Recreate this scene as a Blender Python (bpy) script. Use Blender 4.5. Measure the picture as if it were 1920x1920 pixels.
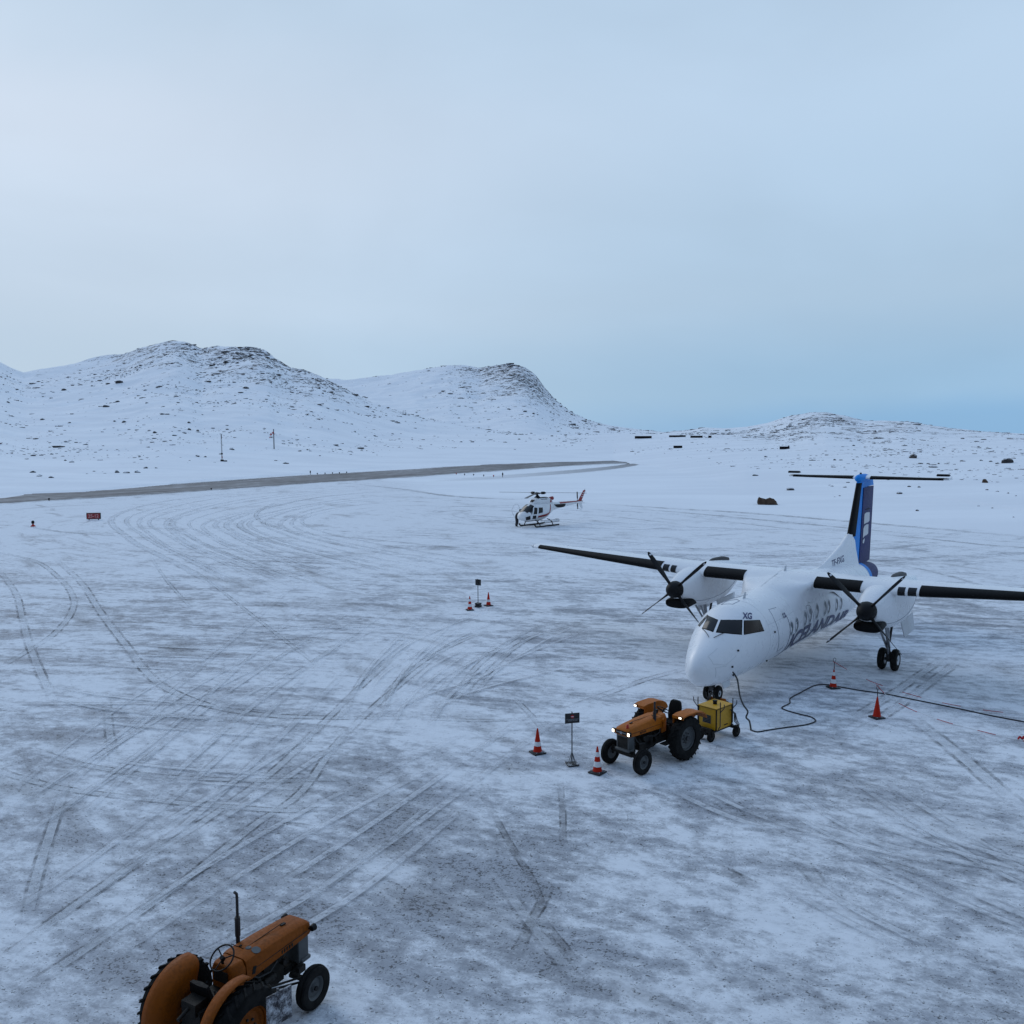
import bpy, bmesh, math, random
import numpy as np
from mathutils import Vector, Matrix, Euler

random.seed(7); RNG = np.random.default_rng(11)
for o in list(bpy.data.objects): bpy.data.objects.remove(o)
SC = bpy.context.scene
COL = SC.collection
PI = math.pi

# ------------------------------------------------------------------ camera
F = 1670.84; PITCH = .091; ROLL = -.006; CAMH = 9.7426      # focal length in photo pixels (1920 wide)
_c, _s = math.cos(PITCH), math.sin(PITCH)
_r0 = np.array([1, 0, 0.]); _u0 = np.array([0, _s, _c]); FW = np.array([0, _c, -_s])
CR = math.cos(ROLL) * _r0 + math.sin(ROLL) * _u0
CU = math.cos(ROLL) * _u0 - math.sin(ROLL) * _r0
CO = np.array([0, 0, CAMH])
cam_d = bpy.data.cameras.new('camera'); cam = bpy.data.objects.new('camera', cam_d); COL.objects.link(cam)
cam.matrix_world = Matrix(((CR[0], CU[0], -FW[0], 0), (CR[1], CU[1], -FW[1], 0), (CR[2], CU[2], -FW[2], CAMH), (0, 0, 0, 1)))
cam_d.sensor_width = 36; cam_d.lens = F / 1920 * 36
cam_d.clip_start = .1; cam_d.clip_end = 90000
SC.camera = cam
SC.render.resolution_x = 1024; SC.render.resolution_y = 1024

# ------------------------------------------------------------------ sky, sun, exposure
SUN_EL, SUN_AZ = math.radians(32), math.radians(-38)        # azimuth from +Y towards +X
SC.view_settings.view_transform = 'Standard'; SC.view_settings.look = 'None'
SC.view_settings.gamma = 1; SC.view_settings.exposure = 0
SC.view_settings.use_curve_mapping = False

class NT:
    """tiny helper for node trees"""
    def __init__(s, tree): s.t = tree; s.n = tree.nodes; s.l = tree.links
    def add(s, typ, **kw):
        n = s.n.new(typ)
        for k, v in kw.items(): setattr(n, k, v)
        return n
    def link(s, a, b): s.l.new(a, b)
    def put(s, sock, v):
        if v is None: return
        if isinstance(v, bpy.types.NodeSocket): s.l.new(v, sock)
        else: sock.default_value = v
    def math(s, op, a, b=None, c=None, clamp=False):
        n = s.add('ShaderNodeMath', operation=op, use_clamp=clamp)
        s.put(n.inputs[0], a); s.put(n.inputs[1], b); s.put(n.inputs[2], c)
        return n.outputs[0]
    def mix(s, fac, a, b, blend='MIX'):
        n = s.add('ShaderNodeMix', data_type='RGBA', blend_type=blend)
        s.put(n.inputs[0], fac)
        for sk, v in ((n.inputs[6], a), (n.inputs[7], b)):
            if isinstance(v, tuple) and len(v) == 3: v = v + (1,)
            s.put(sk, v)
        return n.outputs[2]
    def rng(s, v, a, b, c=0., d=1., smooth=True):
        n = s.add('ShaderNodeMapRange', interpolation_type='SMOOTHSTEP' if smooth else 'LINEAR')
        s.put(n.inputs[0], v); n.inputs[1].default_value = a; n.inputs[2].default_value = b
        n.inputs[3].default_value = c; n.inputs[4].default_value = d
        return n.outputs[0]
    def noise(s, vec, scale, detail=5, rough=.55, dist=0.):
        n = s.add('ShaderNodeTexNoise')
        if vec is not None: s.l.new(vec, n.inputs['Vector'])
        n.inputs['Scale'].default_value = scale; n.inputs['Detail'].default_value = detail
        n.inputs['Roughness'].default_value = rough; n.inputs['Distortion'].default_value = dist
        return n.outputs['Fac']
    def mapping(s, vec, loc=(0, 0, 0), rot=(0, 0, 0), scale=(1, 1, 1)):
        n = s.add('ShaderNodeMapping'); s.l.new(vec, n.inputs[0])
        n.inputs[1].default_value = loc; n.inputs[2].default_value = rot; n.inputs[3].default_value = scale
        return n.outputs[0]
    def sep(s, v):
        n = s.add('ShaderNodeSeparateXYZ'); s.l.new(v, n.inputs[0]); return n.outputs
    def comb(s, x, y, z=0.):
        n = s.add('ShaderNodeCombineXYZ'); s.put(n.inputs[0], x); s.put(n.inputs[1], y); s.put(n.inputs[2], z); return n.outputs[0]
    def ramp(s, v, stops):
        n = s.add('ShaderNodeValToRGB'); s.put(n.inputs[0], v); e = n.color_ramp.elements
        while len(e) < len(stops): e.new(.5)
        for el, (p, c) in zip(e, stops): el.position = p; el.color = tuple(c) + (1,)
        n.color_ramp.interpolation = 'EASE'
        return n.outputs[0]

def lin(r, g, b):
    f = lambda c: (c / 255 / 12.92) if c / 255 < .04045 else ((c / 255 + .055) / 1.055) ** 2.4
    return (f(r), f(g), f(b))

W = bpy.data.worlds.new('World'); SC.world = W; W.use_nodes = True
nt = NT(W.node_tree); nt.n.clear()
geo = nt.add('ShaderNodeTexCoord').outputs['Generated']
x, y, z = nt.sep(geo)
horiz = nt.math('SQRT', nt.math('ADD', nt.math('MULTIPLY', x, x), nt.math('MULTIPLY', y, y)))
elev = nt.math('ARCTAN2', z, horiz)
az = nt.math('ARCTAN2', x, y)
# soft cloud structure of the overcast
cl = nt.noise(nt.mapping(geo, scale=(1, 1, 3.2)), 1.7, 4, .5, .3)
e2 = nt.math('ADD', elev, nt.math('MULTIPLY', nt.math('SUBTRACT', cl, .5), .10))
left = nt.ramp(nt.rng(e2, 0, 1.0, smooth=False), [(0., lin(183, 208, 230)), (.07, lin(187, 210, 232)), (.16, lin(197, 216, 236)), (.30, lin(207, 222, 240)), (.42, lin(194, 215, 236)), (.62, lin(175, 203, 228)), (1, lin(168, 199, 240))])
right = nt.ramp(nt.rng(e2, 0, 1.0, smooth=False), [(0., lin(140, 184, 223)), (.04, lin(155, 192, 224)), (.16, lin(177, 204, 229)), (.36, lin(187, 211, 235)), (.6, lin(172, 200, 226)), (1, lin(168, 199, 240))])
sky = nt.mix(nt.rng(az, -.5, .42), left, right)
# lower, darker evening sky behind the viewpoint
back = nt.rng(y, -.55, .25)
sky = nt.mix(back, nt.mix(.5, sky, lin(112, 138, 180)), sky)
brt = nt.rng(nt.noise(nt.mapping(geo, loc=(3, 1, 0), scale=(1, 1, 2.2)), 2.1, 5, .5, .4), .3, .72, .955, 1.05)
sky = nt.mix(1., sky, nt.comb(brt, brt, brt), 'MULTIPLY')
nis = nt.add('ShaderNodeTexSky', sky_type='NISHITA', sun_disc=False)
nis.sun_elevation = SUN_EL; nis.sun_rotation = SUN_AZ
bg = nt.add('ShaderNodeBackground'); nt.link(nis.outputs[0], bg.inputs[0]); bg.inputs[1].default_value = .06
bg2 = nt.add('ShaderNodeBackground'); nt.link(sky, bg2.inputs[0]); bg2.inputs[1].default_value = 1.0
ms = nt.add('ShaderNodeMixShader'); ms.inputs[0].default_value = .94
nt.link(bg.outputs[0], ms.inputs[1]); nt.link(bg2.outputs[0], ms.inputs[2])
nt.link(ms.outputs[0], nt.add('ShaderNodeOutputWorld').inputs[0])

sl = bpy.data.lights.new('sun', 'SUN'); sl.energy = .5; sl.angle = math.radians(30); sl.color = (1, .98, .96)
so = bpy.data.objects.new('sun', sl); COL.objects.link(so)
sd = Vector((math.sin(SUN_AZ) * math.cos(SUN_EL), math.cos(SUN_AZ) * math.cos(SUN_EL), math.sin(SUN_EL)))
so.rotation_euler = sd.to_track_quat('Z', 'Y').to_euler(); so.location = (-40, 60, 80)

# ------------------------------------------------------------------ photo geometry helpers (where things stand on the ground)
def ray(px, py):
    d = FW + CR * (px - 960) / F - CU * (py - 960) / F
    return d / np.linalg.norm(d)
def G(px, py, z=0.):
    d = ray(px, py); return CO + d * ((z - CAMH) / d[2])

# ------------------------------------------------------------------ object helpers
def tag(o, label=None, cat=None, group=None, kind=None):
    if label: o['label'] = label
    if cat: o['category'] = cat
    if group: o['group'] = group
    if kind: o['kind'] = kind
    return o
def thing(name, label, cat, loc=(0, 0, 0), rz=0., group=None):
    o = bpy.data.objects.new(name, None); COL.objects.link(o); o.empty_display_size = .3
    o.location = loc; o.rotation_euler = (0, 0, rz)
    return tag(o, label, cat, group)
def copy_tree(o, parent=None):
    c = o.copy(); COL.objects.link(c)
    if parent: c.parent = parent
    for ch in list(o.children): copy_tree(ch, c)
    return c

def basis(d):
    d = np.array(d, float); d /= np.linalg.norm(d)
    a = np.array([0, 0, 1.]) if abs(d[2]) < .9 else np.array([1., 0, 0])
    u = np.cross(a, d); u /= np.linalg.norm(u); v = np.cross(d, u)
    return u, v, d

class MB:
    """collects shapes and links them as ONE mesh object"""
    def __init__(s): s.v = []; s.f = []; s.m = []
    def addv(s, pts):
        b = len(s.v); s.v += [tuple(map(float, p)) for p in pts]; return b
    def face(s, idx, m=0): s.f.append(tuple(idx)); s.m.append(m)
    def rings(s, rings, caps=(True, True), m=0, closed=True):
        n = len(rings[0]); bs = [s.addv(r) for r in rings]
        for a, b in zip(bs, bs[1:]):
            for i in range(n if closed else n - 1):
                j = (i + 1) % n; s.face((a + i, a + j, b + j, b + i), m)
        if caps[0] and closed: s.face([bs[0] + i for i in range(n)][::-1], m)
        if caps[1] and closed: s.face([bs[-1] + i for i in range(n)], m)
        return s
    def box(s, c, size, rot=None, m=0, taper=1.):
        hx, hy, hz = [q / 2 for q in size]
        p = [(-hx, -hy, -hz), (hx, -hy, -hz), (hx, hy, -hz), (-hx, hy, -hz),
             (-hx * taper, -hy * taper, hz), (hx * taper, -hy * taper, hz), (hx * taper, hy * taper, hz), (-hx * taper, hy * taper, hz)]
        if rot is not None:
            M = Euler(rot).to_matrix(); p = [tuple(M @ Vector(q)) for q in p]
        b = s.addv([(q[0] + c[0], q[1] + c[1], q[2] + c[2]) for q in p])
        for f in ((3, 2, 1, 0), (4, 5, 6, 7), (0, 1, 5, 4), (1, 2, 6, 5), (2, 3, 7, 6), (3, 0, 4, 7)): s.face([b + i for i in f], m)
        return s
    def cyl(s, p0, p1, r0, r1=None, n=14, m=0, caps=(True, True)):
        r1 = r0 if r1 is None else r1
        p0 = np.array(p0, float); p1 = np.array(p1, float); u, v, d = basis(p1 - p0)
        ring = lambda p, r: [p + r * (math.cos(t) * u + math.sin(t) * v) for t in np.linspace(0, 2 * PI, n, endpoint=False)]
        return s.rings([ring(p0, r0), ring(p1, r1)], caps, m)
    def tube(s, pts, r, n=8, m=0):
        pts = [np.array(p, float) for p in pts]; rr = r if hasattr(r, '__len__') else [r] * len(pts)
        rings = []; pu = None
        for i, p in enumerate(pts):
            d = pts[min(i + 1, len(pts) - 1)] - pts[max(i - 1, 0)]
            if np.linalg.norm(d) < 1e-9: d = np.array([0, 0, 1.])
            d = d / np.linalg.norm(d)
            if pu is None: u, v, _ = basis(d)
            else:
                u = pu - d * (pu @ d); u /= np.linalg.norm(u); v = np.cross(d, u)
            pu = u
            rings.append([p + rr[i] * (math.cos(t) * u + math.sin(t) * v) for t in np.linspace(0, 2 * PI, n, endpoint=False)])
        return s.rings(rings, m=m)
    def lathe(s, prof, c=(0, 0, 0), axis=(0, 0, 1), n=32, m=0, caps=(True, True), a0=0., a1=2 * PI):
        """prof: (radius, height along axis)"""
        u, v, d = basis(axis); c = np.array(c, float); full = a1 - a0 > 6.28
        ts = np.linspace(a0, a1, n, endpoint=not full)
        return s.rings([[c + d * h + r * (math.cos(t) * u + math.sin(t) * v) for t in ts] for r, h in prof], caps, m, closed=full)
    def ring_tyre(s, prof, c, axis, n=32, m=0):
        """closed hollow ring: the profile joins up with itself"""
        return s.lathe(list(prof) + [prof[0]], c, axis, n, m, caps=(False, False))
    def grid(s, pts, m=0):
        """pts: 2d list of points"""
        nr, nc = len(pts), len(pts[0]); b = s.addv([p for r in pts for p in r])
        for i in range(nr - 1):
            for j in range(nc - 1): s.face((b + i * nc + j, b + i * nc + j + 1, b + (i + 1) * nc + j + 1, b + (i + 1) * nc + j), m)
        return s
    def prism(s, poly, t, m=0):
        """poly: list of 3d points (planar), t: thickness vector"""
        n = len(poly); t = np.array(t, float); a = s.addv(poly); b = s.addv([np.array(p, float) + t for p in poly])
        s.face([a + i for i in range(n)][::-1], m); s.face([b + i for i in range(n)], m)
        for i in range(n): j = (i + 1) % n; s.face((a + i, a + j, b + j, b + i), m)
        return s
    def mesh(s, name, mats, smooth=40):
        me = bpy.data.meshes.new(name); me.from_pydata(s.v, [], s.f)
        for q in (mats if isinstance(mats, (list, tuple)) else [mats]): me.materials.append(q)
        me.polygons.foreach_set('material_index', s.m)
        bm = bmesh.new(); bm.from_mesh(me); bmesh.ops.recalc_face_normals(bm, faces=bm.faces); bm.to_mesh(me); bm.free()
        if smooth:
            me.polygons.foreach_set('use_smooth', [True] * len(me.polygons)); me.set_sharp_from_angle(angle=math.radians(smooth))
        me.update(); return me
    def build(s, name, mats, parent=None, smooth=40, bevel=0., label=None):
        o = bpy.data.objects.new(name, s.mesh(name, mats, smooth)); COL.objects.link(o)
        if parent: o.parent = parent
        if bevel:
            b = o.modifiers.new('bevel', 'BEVEL'); b.width = bevel; b.segments = 2; b.limit_method = 'ANGLE'; b.angle_limit = math.radians(35)
        if label: o['label'] = label
        return o

# ------------------------------------------------------------------ materials
def mat(name, col, rough=.5, metal=0., var=.12, scale=3., dirt=0., dirtcol=(.10, .09, .08), bump=0., spec=.5, snow=0., coat=0.):
    m = bpy.data.materials.new(name); m.use_nodes = True; n = NT(m.node_tree); b = n.n['Principled BSDF']
    tc = n.add('ShaderNodeTexCoord').outputs['Object']
    nz = n.noise(tc, scale, 5, .6); fine = n.noise(tc, scale * 9, 4, .6)
    dark = tuple(c * (1 - var) for c in col); lite = tuple(min(1, c * (1 + var)) for c in col)
    c = n.mix(n.rng(nz, .3, .7), dark, lite)
    if dirt: c = n.mix(n.math('MULTIPLY', n.rng(n.math('ADD', nz, n.math('MULTIPLY', fine, .5)), .62, .98), dirt), c, dirtcol)
    if snow:
        g = n.add('ShaderNodeNewGeometry'); nz_ = n.sep(g.outputs['Normal'])[2]
        up = n.math('MULTIPLY', n.rng(nz_, .55, .9), n.rng(n.math('ADD', fine, nz), 1.28 - snow, 1.5 - snow))
        c = n.mix(up, c, (.8, .81, .84))
    n.link(c, b.inputs['Base Color'])
    n.link(n.rng(fine, .25, .75, max(0, rough - .09), min(1, rough + .09)), b.inputs['Roughness'])
    b.inputs['Metallic'].default_value = metal; b.inputs['Specular IOR Level'].default_value = spec
    if coat: b.inputs['Coat Weight'].default_value = coat; b.inputs['Coat Roughness'].default_value = .12
    if bump:
        bp = n.add('ShaderNodeBump'); bp.inputs['Strength'].default_value = bump; bp.inputs['Distance'].default_value = .02
        n.link(fine, bp.inputs['Height']); n.link(bp.outputs[0], b.inputs['Normal'])
    return m
def emis(name, col, st):
    m = bpy.data.materials.new(name); m.use_nodes = True; b = m.node_tree.nodes['Principled BSDF']
    b.inputs['Base Color'].default_value = (.8, .8, .75, 1); b.inputs['Emission Color'].default_value = tuple(col) + (1,); b.inputs['Emission Strength'].default_value = st
    return m
M = dict(
    white=mat('white aircraft paint', (.80, .81, .83), .32, var=.03, scale=.35),
    greypaint=mat('pale grey paint', (.55, .57, .6), .4, var=.06, scale=1.5, dirt=.2),
    boot=mat('black rubber boot', (.004, .004, .0045), .6, var=.2, scale=2, spec=.14),
    black=mat('black paint', (.006, .006, .007), .5, var=.2, spec=.2),
    spinner=mat('spinner black', (.005, .005, .006), .55, var=.2, spec=.18),
    glass=mat('dark cockpit glass', (.006, .007, .009), .12, var=.1, spec=.3),
    amber=mat('brown glass', (.022, .012, .008), .2, var=.2, spec=.25),  # brown glass of one cockpit side window
    cabin=mat('cabin window glass', (.08, .10, .12), .12, var=.15, spec=.5),
    seam=mat('panel seam', (.22, .24, .29), .7, var=.1),
    joint=mat('skin joint line', (.42, .43, .46), .6, var=.1),  # mid grey of the thin joint lines in the skin
    navy=mat('navy paint', (.009, .016, .105), .35, var=.1, scale=1.2),
    blue=mat('bright blue paint', (.006, .24, .72), .5, var=.06, scale=1.2, spec=.2),
    indigo=mat('indigo paint', (.016, .020, .11), .55, var=.12, scale=1.2, spec=.18),
    steel=mat('steel', (.35, .36, .38), .35, .8, var=.15, dirt=.3),
    darksteel=mat('dark steel', (.030, .030, .033), .55, .3, var=.2, dirt=.3),
    galv=mat('galvanised steel', (.13, .135, .145), .6, .2, var=.15, scale=8, dirt=.2),
    rubber=mat('tyre rubber', (.008, .008, .008), .85, var=.25, scale=6, dirt=.4, dirtcol=(.03, .027, .024), bump=.3, spec=.15),
    orange=mat('orange tractor paint', (.44, .115, .003), .55, var=.2, scale=2.2, dirt=.45, dirtcol=(.10, .04, .012), bump=.06, spec=.25),
    orange_dull=mat('faded dark orange tractor paint', (.285, .068, .002), .6, var=.2, scale=2.2, dirt=.6, dirtcol=(.05, .02, .006), bump=.08, spec=.18),
    iron=mat('oily cast iron', (.014, .013, .012), .6, .1, var=.35, scale=5, dirt=.5, dirtcol=(.035, .028, .02), bump=.4, spec=.25),
    grey=mat('tractor grey', (.075, .082, .085), .5, .1, var=.2, scale=3, dirt=.4),
    rimgrey=mat('rim grey', (.085, .092, .095), .6, .2, var=.2, scale=3, dirt=.5),
    yellow=mat('yellow cabinet paint', (.58, .30, .004), .5, var=.1, scale=2.5, dirt=.35, dirtcol=(.12, .08, .02)),
    lamp=emis('lit headlamp', (1, .88, .66), 4.), lamp2=emis('lit work lamp', (1, .93, .8), 3.),
    beacon=mat('red beacon lens', (.42, .03, .012), .25, var=.1),
    conered=mat('cone red orange', (.46, .018, .005), .6, var=.14, scale=4, dirt=.4, dirtcol=(.10, .02, .012), spec=.15),
    conewhite=mat('cone white band', (.75, .75, .76), .45, var=.06, scale=4, dirt=.25, dirtcol=(.3, .3, .3)),
    conebase=mat('cone black base', (.016, .016, .018), .7, var=.2, scale=6, snow=.25),
    signblack=mat('black sign face', (.011, .012, .014), .4, var=.15),
    signsnow=mat('snow crusted sign', (.030, .026, .035), .5, var=.4, scale=5, dirt=1.0, dirtcol=(.70, .72, .76)),
    letterwhite=mat('white lettering', (.6, .62, .65), .5, var=.05),
    greyletter=mat('grey lettering', (.20, .21, .23), .5, var=.1),
    sockred=mat('red fabric', (.42, .016, .02), .8, var=.15),
    signred=mat('red sign face', (.26, .010, .012), .4, var=.15),
    pink=mat('pale sign lettering', (.55, .30, .28), .5, var=.1),
    helired=mat('dark red paint', (.26, .012, .012), .35, var=.1),
    heliwhite=mat('white helicopter paint', (.72, .73, .74), .35, var=.05),
    rope=mat('black cable rubber', (.012, .012, .013), .6, var=.2),
    cloth=mat('dark winter clothing', (.010, .010, .014), .85, var=.3, scale=6),
    skin=mat('skin', (.45, .26, .18), .6, var=.1),
    tan=mat('brown glove leather', (.16, .08, .04), .7, var=.2),
    rock=mat('dark rock', (.050, .047, .047), .9, var=.45, scale=1.6, bump=.6, snow=.46, spec=.2),
    brownrock=mat('brown boulder', (.070, .046, .032), .9, var=.4, scale=1.4, bump=.8, snow=.20, spec=.2),
    barrier=mat('dark weathered timber', (.011, .010, .011), .85, var=.3, spec=.1),
)
# ------------------------------------------------------------------ terrain
def hash2(ix, iy, seed):
    n = (ix.astype(np.int64) * 374761393 + iy.astype(np.int64) * 668265263 + seed * 974634777) & 0xffffffff
    n = ((n ^ (n >> 13)) * 1274126177) & 0xffffffff
    return ((n ^ (n >> 16)) & 0xffff) / 65535.
def vnoise(x, y, seed=0):
    ix = np.floor(x); iy = np.floor(y); fx = x - ix; fy = y - iy
    fx = fx * fx * (3 - 2 * fx); fy = fy * fy * (3 - 2 * fy); ix = ix.astype(np.int64); iy = iy.astype(np.int64)
    a = hash2(ix, iy, seed); b = hash2(ix + 1, iy, seed); c = hash2(ix, iy + 1, seed); d = hash2(ix + 1, iy + 1, seed)
    return (a + (b - a) * fx) * (1 - fy) + (c + (d - c) * fx) * fy
def fbm(x, y, octv=5, seed=0, gain=.5):
    t = 0; a = 1; s = 0
    for k in range(octv): t = t + a * (vnoise(x * 2 ** k, y * 2 ** k, seed + k) - .5); s += a; a *= gain
    return t / s * 2
def pix_az(px, py):
    d = ray(px, py); return math.atan2(d[0], d[1]), d[2] / math.hypot(d[0], d[1])

# skyline of each hill range in photo pixels, with the real distances of its foot and its crest
HILLS = [
    dict(name='left', pts=[(-700, 760), (-400, 700), (-160, 668), (-60, 664), (0, 678), (20, 690), (45, 698), (120, 686), (180, 672), (230, 660), (258, 649), (290, 641), (328, 636), (350, 642), (375, 655), (400, 653), (440, 651), (480, 653), (500, 658), (515, 670), (545, 687), (570, 691), (600, 702), (640, 724), (690, 750), (730, 764), (800, 785), (900, 802), (1000, 815), (1200, 835)],
         foot=[(-700, 150), (0, 150), (600, 215), (1000, 300)], crest=[(-700, 620), (200, 640), (500, 560), (720, 520), (1000, 470)], p=1.75, amp=.055),
    dict(name='far', pts=[(300, 800), (480, 735), (600, 712), (680, 709), (720, 705), (760, 698), (800, 690), (840, 682), (870, 684), (900, 690), (930, 686), (965, 684), (985, 690), (1005, 705), (1020, 725), (1040, 748), (1060, 764), (1080, 777), (1110, 790), (1150, 799), (1200, 805), (1260, 812), (1400, 840)],
         foot=[(300, 420), (1300, 400)], crest=[(300, 1150), (900, 1150), (1050, 1050), (1250, 900)], p=1.8, amp=.05),
    dict(name='right', pts=[(1180, 830), (1240, 812), (1260, 809), (1290, 806), (1320, 801), (1360, 803), (1400, 800), (1440, 793), (1480, 779), (1520, 772), (1550, 772), (1580, 778), (1620, 788), (1700, 790), (1730, 795), (1780, 803), (1840, 808), (1920, 813), (2100, 815), (2500, 822)],
         foot=[(1180, 260), (1400, 190), (1600, 150), (1920, 118), (2500, 100)], crest=[(1180, 640), (1500, 560), (1900, 430), (2500, 420)], p=1.35, amp=.06),
    dict(name='plain', pts=[(-700, 820), (0, 818), (700, 815), (1100, 816), (1250, 813), (1450, 816), (1700, 822), (2500, 830)],
         foot=[(-700, 160), (200, 165), (700, 225), (1150, 285), (1260, 215), (1400, 145), (1600, 118), (1920, 100), (2500, 90)], crest=[(-700, 400), (1250, 430), (1500, 400), (2500, 300)], p=1.25, amp=.03),
]
for h in HILLS:
    A = np.array([pix_az(*p) for p in h['pts']]); h['az'] = A[:, 0]; h['te'] = A[:, 1]
    h['f'] = np.array([(pix_az(p, 805)[0], d) for p, d in h['foot']]); h['c'] = np.array([(pix_az(p, 805)[0], d) for p, d in h['crest']])
def smax(a, b, k=2.5):
    h = np.clip(.5 + .5 * (a - b) / k, 0, 1); return b + (a - b) * h + k * h * (1 - h)
# mound of ploughed snow beyond the runway edge
def layers(X, Y):
    az = np.arctan2(X, Y); r = np.hypot(X, Y)
    out = []
    for i, h in enumerate(HILLS):
        D = np.interp(az, h['c'][:, 0], h['c'][:, 1]); Fo = np.interp(az, h['f'][:, 0], h['f'][:, 1])
        te = np.interp(az, h['az'], h['te']); H = np.maximum(CAMH + D * te, -35)
        edge = np.clip(np.minimum(az - h['az'][0], h['az'][-1] - az) / .06 + 1, 0, 1)
        t = np.clip((r - Fo) / (D - Fo), 0, None)
        f = np.where(t < 1, np.clip(t, 0, 1) ** h['p'], 1 - .9 * (t - 1) - .6 * (t - 1) ** 2)
        n = fbm(X / 90, Y / 90, 6, 40 + i * 9, .55)
        ridge = 1 - np.abs(fbm(X / 38, Y / 38, 4, 77 + i, .55)) * 2
        z = np.where(H > 0, H * f, H * np.clip(t, 0, 1)) + (n * 1.2 + (ridge - .6) * .5) * h['amp'] * np.clip(np.abs(H), 6, 90) * np.clip(t * 1.6, 0, 1) * np.clip(1.25 - np.abs(t - .62), .35, 1)
        z = np.maximum(z, -38) * edge - 38 * (1 - edge)
        z = np.where(t <= 0, -1.0, z)
        out.append((z, t, H))
    return out
def zfun(X, Y):
    X = np.asarray(X, float); Y = np.asarray(Y, float)
    L = layers(X, Y); z = L[3][0]
    r = np.hypot(X, Y)
    for k in (0, 1, 2): z = smax(z, L[k][0], 1.0)
    front = Y > 20
    base = np.where(r < 330, 0, np.maximum(-(r - 330) * .06, -38.))
    z = np.where(r < 430, np.maximum(z, base), z)
    z = np.where(front, z, 0)
    # low drifts, only off the apron
    z = z + np.clip(r - 150, 0, 60) / 60 * .25 * fbm(X / 14, Y / 9, 4, 5) * front * (z > .02)
    return np.where(np.abs(z) < 1e-3, 0, z)
def surf(px, py, r0=60., r1=2500.):
    """where the view ray through a photo pixel meets the terrain"""
    d = ray(px, py); rr = np.geomspace(r0, r1, 4000); hd = math.hypot(d[0], d[1])
    X = d[0] / hd * rr; Y = d[1] / hd * rr; Z = CAMH + d[2] / hd * rr
    k = np.argmax(Z < zfun(X, Y))
    if k == 0: return None
    return np.array([X[k], Y[k], float(zfun(X[k:k + 1], Y[k:k + 1])[0])])

APRON = np.array([G(*p)[:2] for p in [(-900, 960), (0, 944), (300, 925), (560, 906), (700, 898), (780, 905), (800, 925), (960, 938), (1130, 946), (1400, 963), (1920, 1003), (2900, 1075)]] + [(120, -60), (-260, -60)])
def sdist(P, poly):
    d = np.full(len(P), 1e9); ins = np.zeros(len(P), bool)
    for a, b in zip(poly, np.roll(poly, -1, 0)):
        e = b - a; w = P - a; t = np.clip((w @ e) / (e @ e), 0, 1); d = np.minimum(d, np.linalg.norm(w - t[:, None] * e, axis=1))
        c = ((a[1] <= P[:, 1]) & (b[1] > P[:, 1])) | ((b[1] <= P[:, 1]) & (a[1] > P[:, 1]))
        xi = a[0] + (P[:, 1] - a[1]) / np.where(abs(e[1]) < 1e-9, 1e-9, e[1]) * e[0]
        ins ^= c & (P[:, 0] < xi)
    return np.where(ins, d, -d)

azs = np.concatenate([np.linspace(-PI, math.radians(-44), 40, endpoint=False), np.linspace(math.radians(-44), math.radians(44), 860, endpoint=False), np.linspace(math.radians(44), PI, 40, endpoint=False)])
rs = np.concatenate([[.6, 2, 5, 10, 16, 24, 32, 40, 48, 55], np.arange(60, 175, 1.), np.geomspace(175, 700, 300), np.geomspace(704, 1500, 190), np.geomspace(1520, 4000, 12)])
AZ, RR = np.meshgrid(azs, rs, indexing='xy'); X = (np.sin(AZ) * RR).ravel(); Y = (np.cos(AZ) * RR).ravel()
L = layers(X, Y); Zt = zfun(X, Y)
na, nr = len(azs), len(rs); I = np.arange(na * nr).reshape(nr, na); J = np.roll(I, -1, 1)
faces = np.stack([I[:-1], J[:-1], J[1:], I[1:]], -1).reshape(-1, 4)
me = bpy.data.meshes.new('snowy_ground')
me.vertices.add(len(X) + 1); co = np.empty((len(X) + 1, 3)); co[:-1, 0] = X; co[:-1, 1] = Y; co[:-1, 2] = Zt; co[-1] = (0, 0, 0)
me.vertices.foreach_set('co', co.ravel())
tri = np.stack([np.full(na, len(X)), J[0], I[0]], -1)
nl = faces.size + tri.size; me.loops.add(nl); me.loops.foreach_set('vertex_index', np.concatenate([faces[:, ::-1].ravel(), tri.ravel()]).astype(np.int32))
me.polygons.add(len(faces) + na)
me.polygons.foreach_set('loop_start', np.concatenate([np.arange(len(faces)) * 4, faces.size + np.arange(na) * 3]).astype(np.int32))
me.polygons.foreach_set('loop_total', np.concatenate([np.full(len(faces), 4), np.full(na, 3)]).astype(np.int32))
me.polygons.foreach_set('use_smooth', np.ones(len(faces) + na, bool))
me.update(calc_edges=True); me.validate()
ap = np.clip(sdist(np.c_[X, Y], APRON) / 20 + .5, 0, 1); ap = np.append(ap, 1.)
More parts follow.
